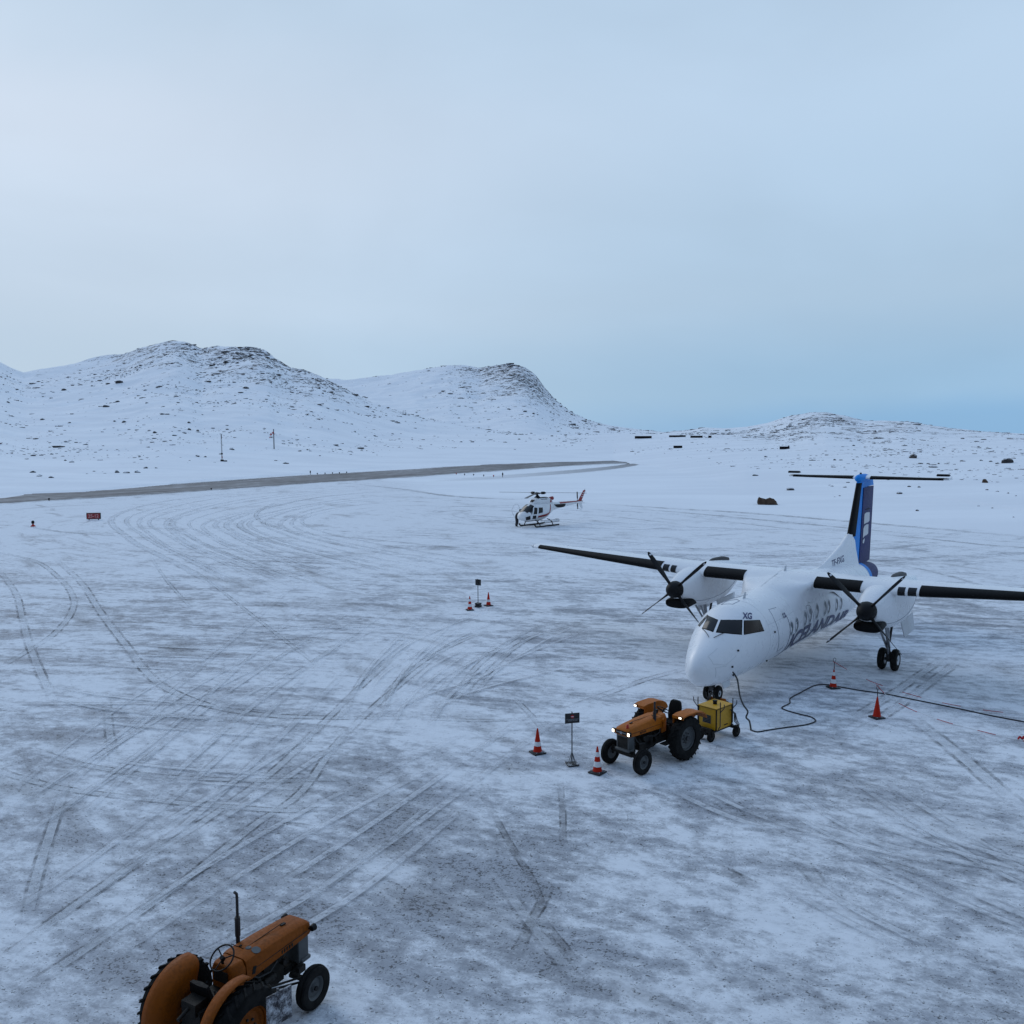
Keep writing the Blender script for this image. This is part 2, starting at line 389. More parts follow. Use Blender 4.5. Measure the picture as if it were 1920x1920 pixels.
# ruggedness: how much rock shows through, by hill and height on it
hs = [np.clip(l[1], 0, 1.25) * (np.abs(l[0] - Zt) < 4) * (l[1] < 1.3) for l in L]
dx = np.gradient(Zt.reshape(nr, na), axis=0) / np.maximum(np.gradient(RR, axis=0), .1)
up = fbm(X / 130, Y / 130, 4, 91)
def _bump(az, px, w): return np.exp(-((az - pix_az(px, 800)[0]) / (w / F)) ** 2)
azf = AZ.ravel()
rug = np.clip(hs[0] * .42 + np.clip(hs[0] - .62, 0, 1) * 1.3 * (_bump(azf, 330, 130) + _bump(azf, 490, 75) * .8 + _bump(azf, 610, 90)), 0, 1) * (hs[0] > 0)
rug = np.maximum(rug, np.clip(hs[1] * .35 + np.clip(hs[1] - .35, 0, 1) * 1.4 * _bump(azf, 990, 75) + np.clip(hs[1] - .3, 0, .3) * _bump(azf, 880, 60) * 1.2, 0, 1))
rug = np.maximum(rug, np.clip(hs[2] * .55 + _bump(azf, 1550, 130) * hs[2] * .35, 0, 1))
rug = np.append(np.clip(rug + up * .35 * (rug > .02), 0, 1), 0)
for nm, arr in (('apron', ap), ('rugged', rug)):
    me.attributes.new(nm, 'FLOAT', 'POINT').data.foreach_set('value', arr.astype(np.float32))

gm = bpy.data.materials.new('snow and gritty ice'); gm.use_nodes = True; n = NT(gm.node_tree); B = n.n['Principled BSDF']
pos = n.add('ShaderNodeNewGeometry').outputs['Position']
px_, py_, pz_ = n.sep(pos)
attr = lambda nm: n.add('ShaderNodeAttribute', attribute_name=nm).outputs['Fac']
apn, rgd = attr('apron'), attr('rugged')
flat = n.comb(px_, py_, 0)
def aniso(ang, sx, sy, loc=(0, 0, 0)):
    """ground coordinates stretched along a heading"""
    m = n.add('ShaderNodeMapping', vector_type='TEXTURE'); n.link(flat, m.inputs[0])
    m.inputs[1].default_value = loc; m.inputs[2].default_value = (0, 0, ang); m.inputs[3].default_value = (1 / sx, 1 / sy, 1)
    return m.outputs[0]
big = n.noise(aniso(-.5, .8, 1.1), .10, 6, .6, .7)
midn = n.noise(aniso(-.55, .7, 1.15), .50, 7, .62, .5)
small = n.noise(aniso(-.3, .75, 1.1), 2.6, 7, .68, .2)
grit = n.noise(aniso(-.2, .75, 1.0), 8.5, 6, .74)
fine = n.noise(aniso(.2, .8, 1.0), 24, 3, .72)
wind = n.noise(aniso(-.2, .2, 1.), .95, 6, .64, .7)          # wind and plough streaks
wind2 = n.noise(aniso(-.80, .30, 1.), .75, 6, .6, .6)
# long curved plough and turning marks
rel = n.add('ShaderNodeVectorMath', operation='SUBTRACT'); n.link(flat, rel.inputs[0]); rel.inputs[1].default_value = (4., 104., 0)
rx, ry, _ = n.sep(rel.outputs[0])
rad = n.math('SQRT', n.math('ADD', n.math('MULTIPLY', rx, rx), n.math('MULTIPLY', n.math('MULTIPLY', ry, ry), 1.7)))
ang = n.math('ARCTAN2', ry, rx)
arcs = n.noise(n.comb(rad, n.math('MULTIPLY', ang, 1.6), 0), .95, 5, .66, .12)
far = n.rng(py_, 42, 80)
near = n.rng(py_, 20, 40, 1, 0)
lines = n.math('ADD', n.math('MULTIPLY', wind, n.math('SUBTRACT', 1., far)), n.math('MULTIPLY', arcs, far))
lines = n.math('ADD', n.math('MULTIPLY', lines, n.rng(near, 0, 1, 1, .35)), n.math('MULTIPLY', wind2, n.rng(near, 0, 1, 0, .65)))
cov = n.math('ADD', n.math('MULTIPLY', big, .30), n.math('MULTIPLY', midn, .34))
cov = n.math('ADD', cov, n.math('MULTIPLY', lines, .36))
cov = n.math('ADD', cov, n.math('MULTIPLY', n.math('SUBTRACT', small, .5), .30))
cov = n.math('ADD', cov, n.math('MULTIPLY', n.math('SUBTRACT', grit, .5), .26))
cov = n.math('ADD', cov, n.math('MULTIPLY', n.rng(py_, 45, 95), .070))
cov = n.math('ADD', cov, .016)
cov = n.math('SUBTRACT', cov, n.math('MULTIPLY', n.rng(py_, 34, 12), .035))       # near shade and vignetting painted in as thinner snow cover
snowmask = n.rng(cov, .405, .565)
ice = n.mix(n.rng(midn, .35, .65), (.37, .385, .42), (.27, .275, .295))
snw = n.mix(n.rng(small, .3, .7), (.73, .75, .78), (.81, .83, .86))
col = n.mix(snowmask, ice, snw)
# brown grit showing through where the ice is worn thin
worn = n.rng(n.math('ADD', n.math('ADD', n.math('MULTIPLY', n.noise(aniso(-.9, .45, 1., (31, 7, 0)), .36, 6, .62, .6), .62), n.math('MULTIPLY', small, .16)), n.math('MULTIPLY', grit, .22)), .525, .67)
col = n.mix(n.math('MULTIPLY', worn, .52), col, (.155, .142, .138))
# dark specks of gravel, thickest where the snow is thin
spk = n.math('ADD', n.math('ADD', n.math('MULTIPLY', grit, .60), n.math('MULTIPLY', fine, .40)), n.math('MULTIPLY', n.rng(cov, .58, .38, 0., 1., False), .085))
spk = n.math('ADD', spk, n.math('MULTIPLY', worn, .03))
spk = n.rng(spk, .57, .64)
col = n.mix(n.math('MULTIPLY', spk, .82), col, (.045, .043, .043))
# clean snow beyond the apron edge
drift = n.noise(n.mapping(flat, scale=(.35, 1, 1)), .09, 6, .55, .4)
clean = n.mix(n.rng(drift, .35, .65), (.80, .82, .85), (.86, .88, .905))
edge = n.rng(n.math('ADD', apn, n.math('MULTIPLY', n.math('SUBTRACT', midn, .5), .8)), .3, .75)
col = n.mix(edge, clean, col)
# rock breaking through the snow on the hills
rk1 = n.noise(n.mapping(pos, scale=(.5, .8, 1.9)), .16, 8, .68, .4)
rk2 = n.noise(n.mapping(pos, scale=(.55, .8, 1.6)), .75, 6, .66, .3)
rv = n.math('ADD', n.math('MULTIPLY', rk1, .5), n.math('MULTIPLY', rk2, .5))
rv = n.math('ADD', rv, n.math('MULTIPLY', rgd, .16))
rmask = n.math('MULTIPLY', n.rng(rv, .642, .69), n.rng(rgd, .02, .15))
col = n.mix(rmask, col, n.mix(rk2, (.075, .072, .075), (.030, .029, .030)))
n.link(col, B.inputs['Base Color'])
n.link(n.rng(cov, .35, .6, .62, .92), B.inputs['Roughness']); B.inputs['Specular IOR Level'].default_value = .25
bp = n.add('ShaderNodeBump'); bp.inputs['Strength'].default_value = .5; bp.inputs['Distance'].default_value = .05
hgt = n.math('ADD', n.math('MULTIPLY', cov, .9), n.math('MULTIPLY', grit, .35))
n.link(n.math('SUBTRACT', hgt, n.math('MULTIPLY', spk, .1)), bp.inputs['Height']); n.link(bp.outputs[0], B.inputs['Normal'])
me.materials.append(gm)
ground = bpy.data.objects.new('snowy_ground', me); COL.objects.link(ground); tag(ground, kind='structure')

# ------------------------------------------------------------------ runway: ice scraped down to grey gravel
rm = bpy.data.materials.new('scraped gravel runway'); rm.use_nodes = True; n = NT(rm.node_tree); B = n.n['Principled BSDF']
uv = n.add('ShaderNodeAttribute', attribute_name='strip', attribute_type='GEOMETRY').outputs['Vector']
us, vs, _ = n.sep(uv)
pos = n.add('ShaderNodeNewGeometry').outputs['Position']
stk = n.noise(n.comb(n.math('MULTIPLY', us, .03), n.math('MULTIPLY', vs, 5.)), 1.5, 7, .65, .2)
pn = n.noise(pos, .5, 6, .6)
c = n.mix(n.rng(n.math('ADD', n.math('MULTIPLY', stk, .7), n.math('MULTIPLY', pn, .3)), .34, .66), (.13, .118, .112), (.34, .325, .32))
sn = n.rng(n.math('ADD', n.math('MULTIPLY', stk, .6), n.math('MULTIPLY', pn, .4)), .53, .66)
c = n.mix(n.math('MULTIPLY', sn, .65), c, (.58, .58, .6))
n.link(c, B.inputs['Base Color']); B.inputs['Roughness'].default_value = .85; B.inputs['Specular IOR Level'].default_value = .2
ed = n.math('SUBTRACT', 1., n.math('ABSOLUTE', vs))
a = n.rng(n.math('ADD', ed, n.math('MULTIPLY', n.math('SUBTRACT', n.math('ADD', n.math('MULTIPLY', stk, .5), n.math('MULTIPLY', pn, .5)), .5), 1.1)), .02, .42)
end = n.rng(us, 0, 1, 0, 1)
n.link(n.math('MULTIPLY', a, n.sep(uv)[2]), B.inputs['Alpha'])
def strip(pairs, z, name_mat, fades=None, sub=24):
    """ribbon between pairs of ground points; stores along/across/fade in an attribute"""
    pr = [(np.array(a, float), np.array(b, float)) for a, b in pairs]
    A = []; t = np.linspace(0, len(pr) - 1, (len(pr) - 1) * 8 + 1)
    def cr(k, q):  # catmull-rom
        i = int(min(q, len(pr) - 1 - 1e-9)); f = q - i
        p = [pr[max(0, min(len(pr) - 1, i + j))][k] for j in (-1, 0, 1, 2)]
        return .5 * (2 * p[1] + (p[2] - p[0]) * f + (2 * p[0] - 5 * p[1] + 4 * p[2] - p[3]) * f * f + (3 * p[1] - p[0] - 3 * p[2] + p[3]) * f ** 3)
    L = [(cr(0, q), cr(1, q)) for q in t]
    nv = 9; verts = []; at = []; along = 0
    for i, (a, b) in enumerate(L):
        if i: along += np.linalg.norm((a + b) / 2 - sum(L[i - 1]) / 2)
        fd = np.interp(t[i], range(len(pr)), fades) if fades else 1.
        for j in range(nv):
            q = j / (nv - 1); p = a * (1 - q) + b * q; verts.append((p[0], p[1], z)); at.append((along, q * 2 - 1, fd))
    fs = [(i * nv + j, i * nv + j + 1, (i + 1) * nv + j + 1, (i + 1) * nv + j) for i in range(len(L) - 1) for j in range(nv - 1)]
    return verts, fs, at
def strips_object(name, parts, m, kind='structure'):
    V = []; Fs = []; At = []
    for v, f, a in parts:
        b = len(V); V += v; Fs += [tuple(i + b for i in q) for q in f]; At += a
    me = bpy.data.meshes.new(name); me.from_pydata(V, [], Fs); me.materials.append(m)
    me.attributes.new('strip', 'FLOAT_VECTOR', 'POINT').data.foreach_set('vector', np.array(At, np.float32).ravel())
    bm = bmesh.new(); bm.from_mesh(me); bmesh.ops.recalc_face_normals(bm, faces=bm.faces)
    if bm.faces and sum(f.normal.z for f in bm.faces) < 0: bmesh.ops.reverse_faces(bm, faces=bm.faces)
    bm.to_mesh(me); bm.free()
    o = bpy.data.objects.new(name, me); COL.objects.link(o); return tag(o, kind=kind)
g2 = lambda *p: G(*p)[:2]
rw = [((-500, 948), (-500, 988)), ((0, 921), (0, 948)), ((300, 908), (300, 928)), ((560, 890.5), (560, 910)), ((800, 877), (800, 894)), ((1000, 863.5), (1000, 880)), ((1110, 857.5), (1110, 873)), ((1196, 861), (1188, 870))]
v1 = strip([(g2(*a), g2(*b)) for a, b in rw], .030, None, [1, 1, 1, 1, 1, .9, .75, .45])
tp = [((1090, 859), (1100, 866)), ((1170, 860), (1150, 866)), ((1206, 868), (1172, 869)), ((1175, 877), (1150, 873)), ((1080, 888), (1065, 881)), ((930, 899), (925, 892)), ((800, 905), (800, 902))]
v2 = strip([(g2(*a), g2(*b)) for a, b in tp], .038, None, [.1, .5, .6, .5, .3, .12, 0])
strips_object('runway', [v1, v2], rm)

# ------------------------------------------------------------------ tyre tracks pressed into the snow
def tmat(name, edgecol, midcol, aedge, amid):
    m = bpy.data.materials.new(name); m.use_nodes = True; n = NT(m.node_tree); B = n.n['Principled BSDF']
    us, vs, fd = n.sep(n.add('ShaderNodeAttribute', attribute_name='strip').outputs['Vector'])
    pos = n.add('ShaderNodeNewGeometry').outputs['Position']
    nz = n.noise(pos, 6, 5, .7); lg = n.noise(n.comb(n.math('MULTIPLY', us, 1.2), n.math('MULTIPLY', vs, .7)), 1., 5, .7)
    big = n.noise(pos, .45, 4, .6)
    av = n.math('ABSOLUTE', vs)
    e = n.math('MULTIPLY', n.rng(av, .42, .62), n.rng(av, .98, .76))
    inn = n.rng(av, .66, .40)
    brk = n.rng(n.math('ADD', n.math('MULTIPLY', lg, .6), n.math('MULTIPLY', nz, .4)), .42, .60)
    brk2 = n.rng(big, .36, .56)
    n.link(n.mix(n.rng(e, .25, .6), midcol, edgecol), B.inputs['Base Color'])
    al = n.math('ADD', n.math('MULTIPLY', n.math('MULTIPLY', e, brk), aedge), n.math('MULTIPLY', n.math('MULTIPLY', inn, n.rng(nz, .3, .55)), amid))
    n.link(n.math('MULTIPLY', n.math('MULTIPLY', al, fd), n.rng(brk2, 0, 1, .35, 1), clamp=True), B.inputs['Alpha'])
    B.inputs['Roughness'].default_value = .85; B.inputs['Specular IOR Level'].default_value = .2
    return m
T3 = tmat('faint plough mark', (.20, .205, .22), (.78, .80, .83), .36, .55)
T1 = tmat('pressed snow track', (.09, .09, .095), (.74, .755, .775), .55, .55)
T2 = tmat('dark grit track', (.07, .068, .068), (.20, .19, .19), .6, .3)
def track(pts, w, z, fades=None):
    c = [np.array(g2(*p)) for p in pts]; pr = []
    for i, p in enumerate(c):
        d = c[min(i + 1, len(c) - 1)] - c[max(i - 1, 0)]; d = d / np.linalg.norm(d); nn = np.array([-d[1], d[0]])
        pr.append((p + nn * w / 2, p - nn * w / 2))
    f = fades or [0 if i in (0, len(c) - 1) else 1. for i in range(len(c))]
    return strip(pr, z, None, f)
light = [
    ([(100, 1045), (150, 1090), (190, 1150), (240, 1215), (282, 1268), (330, 1300), (400, 1325), (500, 1341), (640, 1346), (790, 1346)], .55),
    ([(-40, 1030), (60, 1050), (112, 1085), (137, 1120), (132, 1152), (100, 1190), (50, 1222), (-20, 1262)], .5),
    ([(-10, 1060), (28, 1110), (42, 1160), (52, 1200), (75, 1260), (100, 1310)], .5),
    ([(-60, 1850), (110, 1720), (260, 1618), (400, 1528), (520, 1440), (600, 1362), (680, 1284), (770, 1205)], .42),
    ([(40, 1860), (190, 1760), (360, 1640), (480, 1545), (565, 1485), (640, 1385), (740, 1292), (850, 1205)], .42),
    ([(60, 1405), (130, 1428), (210, 1444), (300, 1456), (420, 1462), (520, 1464), (680, 1460)], .4),
    ([(-20, 1440), (60, 1465), (150, 1484), (330, 1505), (440, 1514), (540, 1520), (680, 1515)], .4),
    ([(280, 1040), (310, 1085), (340, 1120), (360, 1140)], .3), ([(360, 1065), (430, 1120), (520, 1190), (620, 1265)], .3),
    ([(700, 1330), (760, 1265), (820, 1225), (900, 1190), (1000, 1176)], .4), ([(850, 1318), (890, 1255), (945, 1210), (1000, 1180), (1060, 1165)], .4),
    ([(870, 1320), (915, 1262), (965, 1215), (1010, 1190), (1080, 1172)], .4), ([(940, 1290), (985, 1330), (1020, 1370)], .3),
    ([(1060, 1330), (1140, 1300), (1210, 1275), (1300, 1250)], .5),
    ([(1600, 1380), (1690, 1320), (1760, 1268), (1830, 1215)], .55), ([(1560, 1370), (1660, 1310), (1730, 1262), (1800, 1212)], .55),
    ([(880, 1560), (930, 1640), (990, 1725), (1050, 1800), (1110, 1870)], .40, [0, .42, .5, .4, 0]),
    ([(120, 1480), (95, 1560), (70, 1640), (50, 1730)], .4), ([(1610, 1600), (1700, 1630), (1800, 1660), (1900, 1680)], .35),
    ([(760, 1345), (900, 1352), (1040, 1345)], .35), ([(200, 1310), (205, 1370), (215, 1430)], .4),
    ([(1700, 1340), (1780, 1400), (1850, 1460), (1935, 1530)], .7), ([(1320, 1420), (1420, 1405), (1520, 1390)], .4),
    ([(300, 985), (420, 1035), (560, 1085), (700, 1120)], .4), ([(420, 965), (470, 1000), (600, 1040), (760, 1075)], .5), ([(520, 940), (480, 965), (520, 990), (660, 1025)], .6),
]
dark = [
    ([(1050, 1462), (1053, 1500), (1056, 1545), (1055, 1590)], .22), ([(1032, 1655), (1015, 1695), (990, 1740), (965, 1800)], .30),
    ([(1010, 1715), (1050, 1765), (1095, 1815)], .22), ([(900, 1480), (955, 1580), (1000, 1655), (1020, 1715)], .22),
    ([(500, 1560), (540, 1545), (590, 1552)], .25), ([(1490, 1600), (1530, 1650), (1560, 1690)], .5), ([(1340, 1625), (1380, 1645), (1420, 1665)], .5),
    ([(1130, 945), (1250, 953), (1400, 962), (1550, 974), (1700, 987), (1960, 1010)], 1.6), ([(1180, 953), (1300, 963), (1450, 977), (1600, 991), (1740, 1004)], 1.0),
    ([(1640, 1000), (1740, 1010), (1850, 1022), (1960, 1030)], .8), ([(1280, 968), (1420, 985), (1560, 1000)], .7),
    ([(640, 905), (760, 918), (840, 930), (960, 936), (1010, 932)], 1.5), ([(780, 922), (860, 931), (930, 934)], 1.),
    ([(1690, 1060), (1780, 1080), (1880, 1110)], .5), ([(1100, 965), (1180, 972), (1290, 985)], .6), ([(1000, 1000), (1120, 1012), (1250, 1022)], .6),
    ([(40, 985), (120, 998), (260, 1008)], .7), ([(0, 958), (100, 950), (230, 944)], .9), ([(560, 1000), (700, 1012), (880, 1030)], .5),
]
# fainter marks: turning loops from the runway, long plough lines, criss-crossing wheel pairs
rt = random.Random(12)
def mixl(A_, B_, f): return [(a[0] * (1 - f) + b[0] * f, a[1] * (1 - f) + b[1] * f) for a, b in zip(A_, B_)]
LA = [(560, 912), (330, 938), (225, 968), (245, 1008), (330, 1058), (470, 1135)]
LB = [(800, 915), (600, 930), (405, 974), (425, 1008), (540, 1052), (690, 1100)]
LC = [(780, 940), (640, 954), (575, 976), (610, 1000), (770, 1034), (980, 1062)]
faint = []
for k in range(16):
    f = k / 15 * 2; P_ = mixl(LA, LB, f) if f < 1 else mixl(LB, LC, f - 1)
    P_ = [(a + rt.uniform(-9, 9), b + rt.uniform(-2.2, 2.2)) for a, b in P_]; i0 = rt.choice([0, 0, 1]); faint.append((P_[i0:], rt.uniform(.35, .9)))
for k in range(15):
    y0 = rt.uniform(945, 1050); x0 = rt.uniform(650, 1150); x1 = x0 + rt.uniform(350, 850); s_ = rt.uniform(.02, .06)
    faint.append(([(x0 + (x1 - x0) * q, y0 + (x1 - x0) * q * s_ + 6 * math.sin(q * 3 + k)) for q in (0, .33, .66, 1)], rt.uniform(.3, .7)))
for k in range(9):
    x0 = rt.uniform(-80, 420); y0 = rt.uniform(1500, 1850); x1 = x0 + rt.uniform(500, 800); y1 = y0 - rt.uniform(330, 560); c_ = rt.uniform(-40, 40)
    for d_ in (0, 85):
        faint.append(([(x0 + (x1 - x0) * q + d_ * (1 - .4 * q), y0 + (y1 - y0) * q + c_ * q * (1 - q) * 4 + d_ * .12) for q in (0, .3, .6, 1)], rt.uniform(.25, .42)))
for k in range(8):
    x0 = rt.uniform(0, 500); y0 = rt.uniform(1120, 1420); x1 = x0 + rt.uniform(300, 620); y1 = y0 + rt.uniform(-40, 120)
    for d_ in (0, 24): faint.append(([(x0 + (x1 - x0) * q, y0 + (y1 - y0) * q ** .6 + d_) for q in (0, .2, .6, 1)], rt.uniform(.22, .4)))
for k in range(9):
    x0 = rt.uniform(1150, 1700); y0 = rt.uniform(1380, 1640); x1 = x0 + rt.uniform(200, 480); y1 = y0 + rt.uniform(80, 260)
    for d_ in (0, 60): faint.append(([(x0 + (x1 - x0) * q + d_, y0 + (y1 - y0) * q + 10 * math.sin(3 * q)) for q in (0, .4, .7, 1)], rt.uniform(.25, .45)))
for k in range(8):
    x0 = rt.uniform(620, 820); y0 = rt.uniform(1260, 1400); x1 = x0 + rt.uniform(120, 320); y1 = y0 - rt.uniform(80, 190)
    for d_ in (0, 70): faint.append(([(x0 + d_ + (x1 - x0) * q ** 1.3, y0 + (y1 - y0) * q ** .8) for q in (0, .3, .65, 1)], rt.uniform(.22, .36)))
strips_object('plough_marks', [track(p, w, .0160 + .0004 * i) for i, (p, w) in enumerate(faint)], T3)
parts = [track(p, w, .005 + .0006 * i, *fd) for i, (p, w, *fd) in enumerate(light)]
strips_object('tyre_tracks', parts, T1)
strips_object('scraped_marks', [track(p, w, .0045 + .0006 * i + .0003) for i, (p, w) in enumerate(dark)], T2)

# ------------------------------------------------------------------ rocks
def rock_mesh(k, flat=.55, m='rock'):
    bm = bmesh.new(); bmesh.ops.create_icosphere(bm, subdivisions=2, radius=1)
    rr = random.Random(k)
    pl = [(Vector((rr.uniform(-1, 1), rr.uniform(-1, 1), rr.uniform(-.6, 1))).normalized(), rr.uniform(.5, .85)) for _ in range(9)]
    for v in bm.verts:
        for nn, d in pl:
            q = v.co.dot(nn)
            if q > d: v.co -= nn * (q - d)
        v.co *= 1 + rr.uniform(-.06, .06); v.co.z *= flat; v.co.y *= .8
    me = bpy.data.meshes.new('boulder'); bm.to_mesh(me); bm.free(); me.materials.append(M[m]); return me
ROCKS = [rock_mesh(k, .45 + .06 * (k % 4)) for k in range(8)]; BROWN = rock_mesh(31, .85, 'brownrock')
bm = bmesh.new(); bmesh.ops.create_cube(bm, size=2); bmesh.ops.subdivide_edges(bm, edges=bm.edges, cuts=4, use_grid_fill=True); rr = random.Random(5)
for v in bm.verts:
    q = v.co.normalized() * 1.25; v.co = v.co * .55 + q * .45
    v.co *= 1 + rr.uniform(-.09, .09); v.co.z = v.co.z * .62 - .14 * v.co.x + (.16 * math.sin(v.co.x * 4) if v.co.z > .4 else 0); v.co.y *= .6
SLAB = bpy.data.meshes.new('boulder'); bm.to_mesh(SLAB); bm.free(); SLAB.materials.append(M['brownrock'])
def boulder(px, py, wpx, label, group=None, mesh=None, hgt=1., name='boulder', rz=None):
    p = surf(px, py)
    if p is None: return None
    r = wpx / F * np.linalg.norm(p - CO) / 2
    o = bpy.data.objects.new(name, mesh or random.choice(ROCKS)); COL.objects.link(o)
    o.location = (p[0], p[1], p[2] + r * .12); o.scale = (r * 1.05, r * random.uniform(.8, 1.1), r * hgt)
    o.rotation_euler = (random.uniform(-.12, .12), random.uniform(-.12, .12), random.uniform(0, 6.28) if rz is None else rz)
    return tag(o, label, 'rock', group)
# big single boulders
bb = boulder(1439, 946, 30, 'large brown boulder standing alone at the apron edge', mesh=SLAB, hgt=.9, rz=-.25)
boulder(1480, 919, 17, 'dark boulder streaked with snow just behind the large brown boulder', hgt=1.)
boulder(1847, 905, 15, 'brown pointed boulder right of the aircraft tailplane', mesh=BROWN, hgt=.85)
boulder(1687, 926, 15, 'low dark boulder right of the blue tail fin', hgt=.8)
boulder(1416, 892, 12, 'small dark boulder left of the tailplane tip', hgt=.9)
boulder(1711, 859, 22, 'jagged dark outcrop on the snow above the right tailplane', hgt=1.2)
boulder(1888, 868, 26, 'wide dark outcrop at the right edge of the photo', hgt=1.)
boulder(1751, 876, 18, 'flat grey slab lying in snow above the right tailplane tip', hgt=.35)
boulder(220, 886, 12, 'blocky dark boulder in the row nearest the runway on the left', hgt=1.2)
boulder(236, 887, 14, 'flat dark boulder touching the blocky one near the runway', hgt=.5)
# smaller rocks one can still count: (px, py, width)
SP = []
hand_left = [(62, 886, 10), (96, 896, 11), (74, 893, 12), (61, 855, 9), (77, 854, 8), (97, 852, 7), (103, 838, 7), (125, 829, 8), (143, 830, 7), (160, 834, 9), (134, 867, 12), (122, 864, 6), (176, 884, 8), (258, 886, 12), (262, 856, 9), (252, 867, 6), (274, 878, 9), (293, 878, 6), (279, 839, 7), (280, 808, 7), (290, 812, 10), (327, 817, 8), (355, 806, 9), (370, 808, 7), (345, 812, 8), (200, 763, 12), (305, 777, 10), (275, 756, 8), (220, 754, 9), (224, 718, 14), (203, 720, 12), (120, 732, 13), (97, 747, 8), (172, 724, 6), (233, 792, 8), (215, 790, 9), (355, 793, 8), (368, 732, 6), (461, 728, 12), (426, 798, 6), (435, 843, 12), (371, 856, 10), (385, 857, 7), (562, 846, 10), (576, 844, 6), (582, 846, 6), (15, 755, 7), (10, 772, 6), (80, 787, 11), (130, 793, 7), (150, 700, 6), (272, 732, 8), (330, 726, 7), (314, 777, 7), (400, 770, 6), (615, 766, 7), (575, 778, 8), (545, 735, 6)]
hand_mid = [(865, 829, 8), (885, 829, 10), (920, 825, 8), (973, 824, 7), (996, 813, 8), (1035, 818, 8), (1045, 809, 8), (1060, 816, 7), (1150, 805, 10), (788, 837, 6), (808, 834, 6), (703, 818, 6), (665, 810, 6), (825, 737, 8), (955, 768, 8), (985, 772, 9), (1000, 776, 8), (1075, 797, 12), (625, 847, 5), (600, 855, 5)]
hand_right = [(1436, 857, 8), (1465, 862, 7), (1565, 863, 9), (1577, 863, 8), (1600, 862, 7), (1640, 810, 10), (1670, 867, 8), (1725, 870, 9), (1740, 870, 8), (1760, 870, 6), (1775, 870, 9), (1790, 871, 7), (1805, 865, 11), (1840, 864, 8), (1858, 866, 9), (1870, 870, 10), (1805, 823, 9), (1835, 838, 6), (1665, 900, 6), (1590, 905, 8), (1583, 914, 9), (1560, 912, 7), (1555, 910, 6), (1705, 913, 9), (1723, 914, 9), (1530, 855, 6), (1548, 846, 6), (1660, 845, 6), (1580, 838, 6), (1600, 836, 7), (1850, 919, 7), (1870, 922, 7), (1890, 925, 6), (1905, 930, 6), (1720, 958, 8), (1835, 949, 6), (1860, 953, 6), (1900, 970, 4), (1575, 930, 5), (1565, 932, 4), (1725, 848, 6), (1685, 850, 8), (1610, 826, 7), (1530, 833, 6), (1770, 840, 6), (1880, 848, 6), (1730, 898, 6)]
for lst, lab, grp in ((hand_left, 'small dark rock poking through snow on the left hillside', 'rocks on the left hillside'),
                      (hand_mid, 'small dark rock on the snow between the runway and far hill', 'rocks below the far hill'),
                      (hand_right, 'small dark rock on the snow slope behind the aircraft tail', 'rocks on the right slope')):
    for q in lst: boulder(q[0], q[1], q[2] * random.uniform(.8, 1.15), lab, grp, hgt=random.uniform(.6, 1.1), name='small_rock')
# uncountable rubble on the hillsides: one object of small broken stones
cand = []
def az_px(a): return 960 + F * math.tan(a)
kk = RNG.permutation(np.where((rug[:-1] > .03) & (np.abs(azf) < .62) & (Zt > 1.))[0])
vis_r = {}
cnt = 0; V = []; Fc = []
base = [(np.array([v.co[:] for v in m.vertices]), [tuple(p.vertices) for p in m.polygons]) for m in (lambda: [rock_mesh(100 + k, .5) for k in range(5)])()]
lowp = []
for k in range(6):
    bm = bmesh.new(); bmesh.ops.create_icosphere(bm, subdivisions=1, radius=1); rr = random.Random(k + 60)
    for v in bm.verts: v.co *= rr.uniform(.6, 1.15); v.co.z *= .5
    lowp.append((np.array([v.co[:] for v in bm.verts]), [tuple(v.index for v in f.verts) for f in bm.faces])); bm.free()
clump = fbm(X / 26, Y / 26, 4, 321)
clump2 = fbm(X / 9, Y / 9, 3, 331)
wgt = (rug[:-1] ** 1.35) * np.clip(.25 + clump * 2.6 + clump2 * 1.7, 0, None)
area = RR.ravel() * np.append(np.diff(rs), 50)[:, None].repeat(na, 1).ravel()
acc = RNG.random(len(kk)) < np.clip(wgt[kk] * 5.5 * np.clip(area[kk] / np.maximum(RR.ravel()[kk] ** 2, 1) * 24, 0, 1), 0, 1)
for i in kk[acc][:14000]:
    vv, ff = lowp[RNG.integers(6)]; d = RR.ravel()[i]
    s = d / F * (RNG.exponential(.95) + .75) * .85
    a = RNG.random() * 6.28; ca, sa = math.cos(a), math.sin(a)
    q = vv * np.array([s * 1.5, s * 1.1, s * .95]); q = np.c_[q[:, 0] * ca - q[:, 1] * sa, q[:, 0] * sa + q[:, 1] * ca, q[:, 2]]
    jx, jy = RNG.normal(0, d * .0018, 2)
    zz = float(zfun(np.array([X[i] + jx]), np.array([Y[i] + jy]))[0]) if False else Zt[i]
    b = len(V); V += [tuple(p) for p in (q + [X[i], Y[i], zz])]; Fc += [tuple(t + b for t in f) for f in ff]
rme = bpy.data.meshes.new('hillside_rubble'); rme.from_pydata(V, [], Fc); rme.materials.append(M['rock'])
ro = bpy.data.objects.new('hillside_rubble', rme); COL.objects.link(ro)
tag(ro, 'countless small dark stones showing through snow across the hills', 'rubble', kind='stuff')
print('rubble', int(acc.sum()))

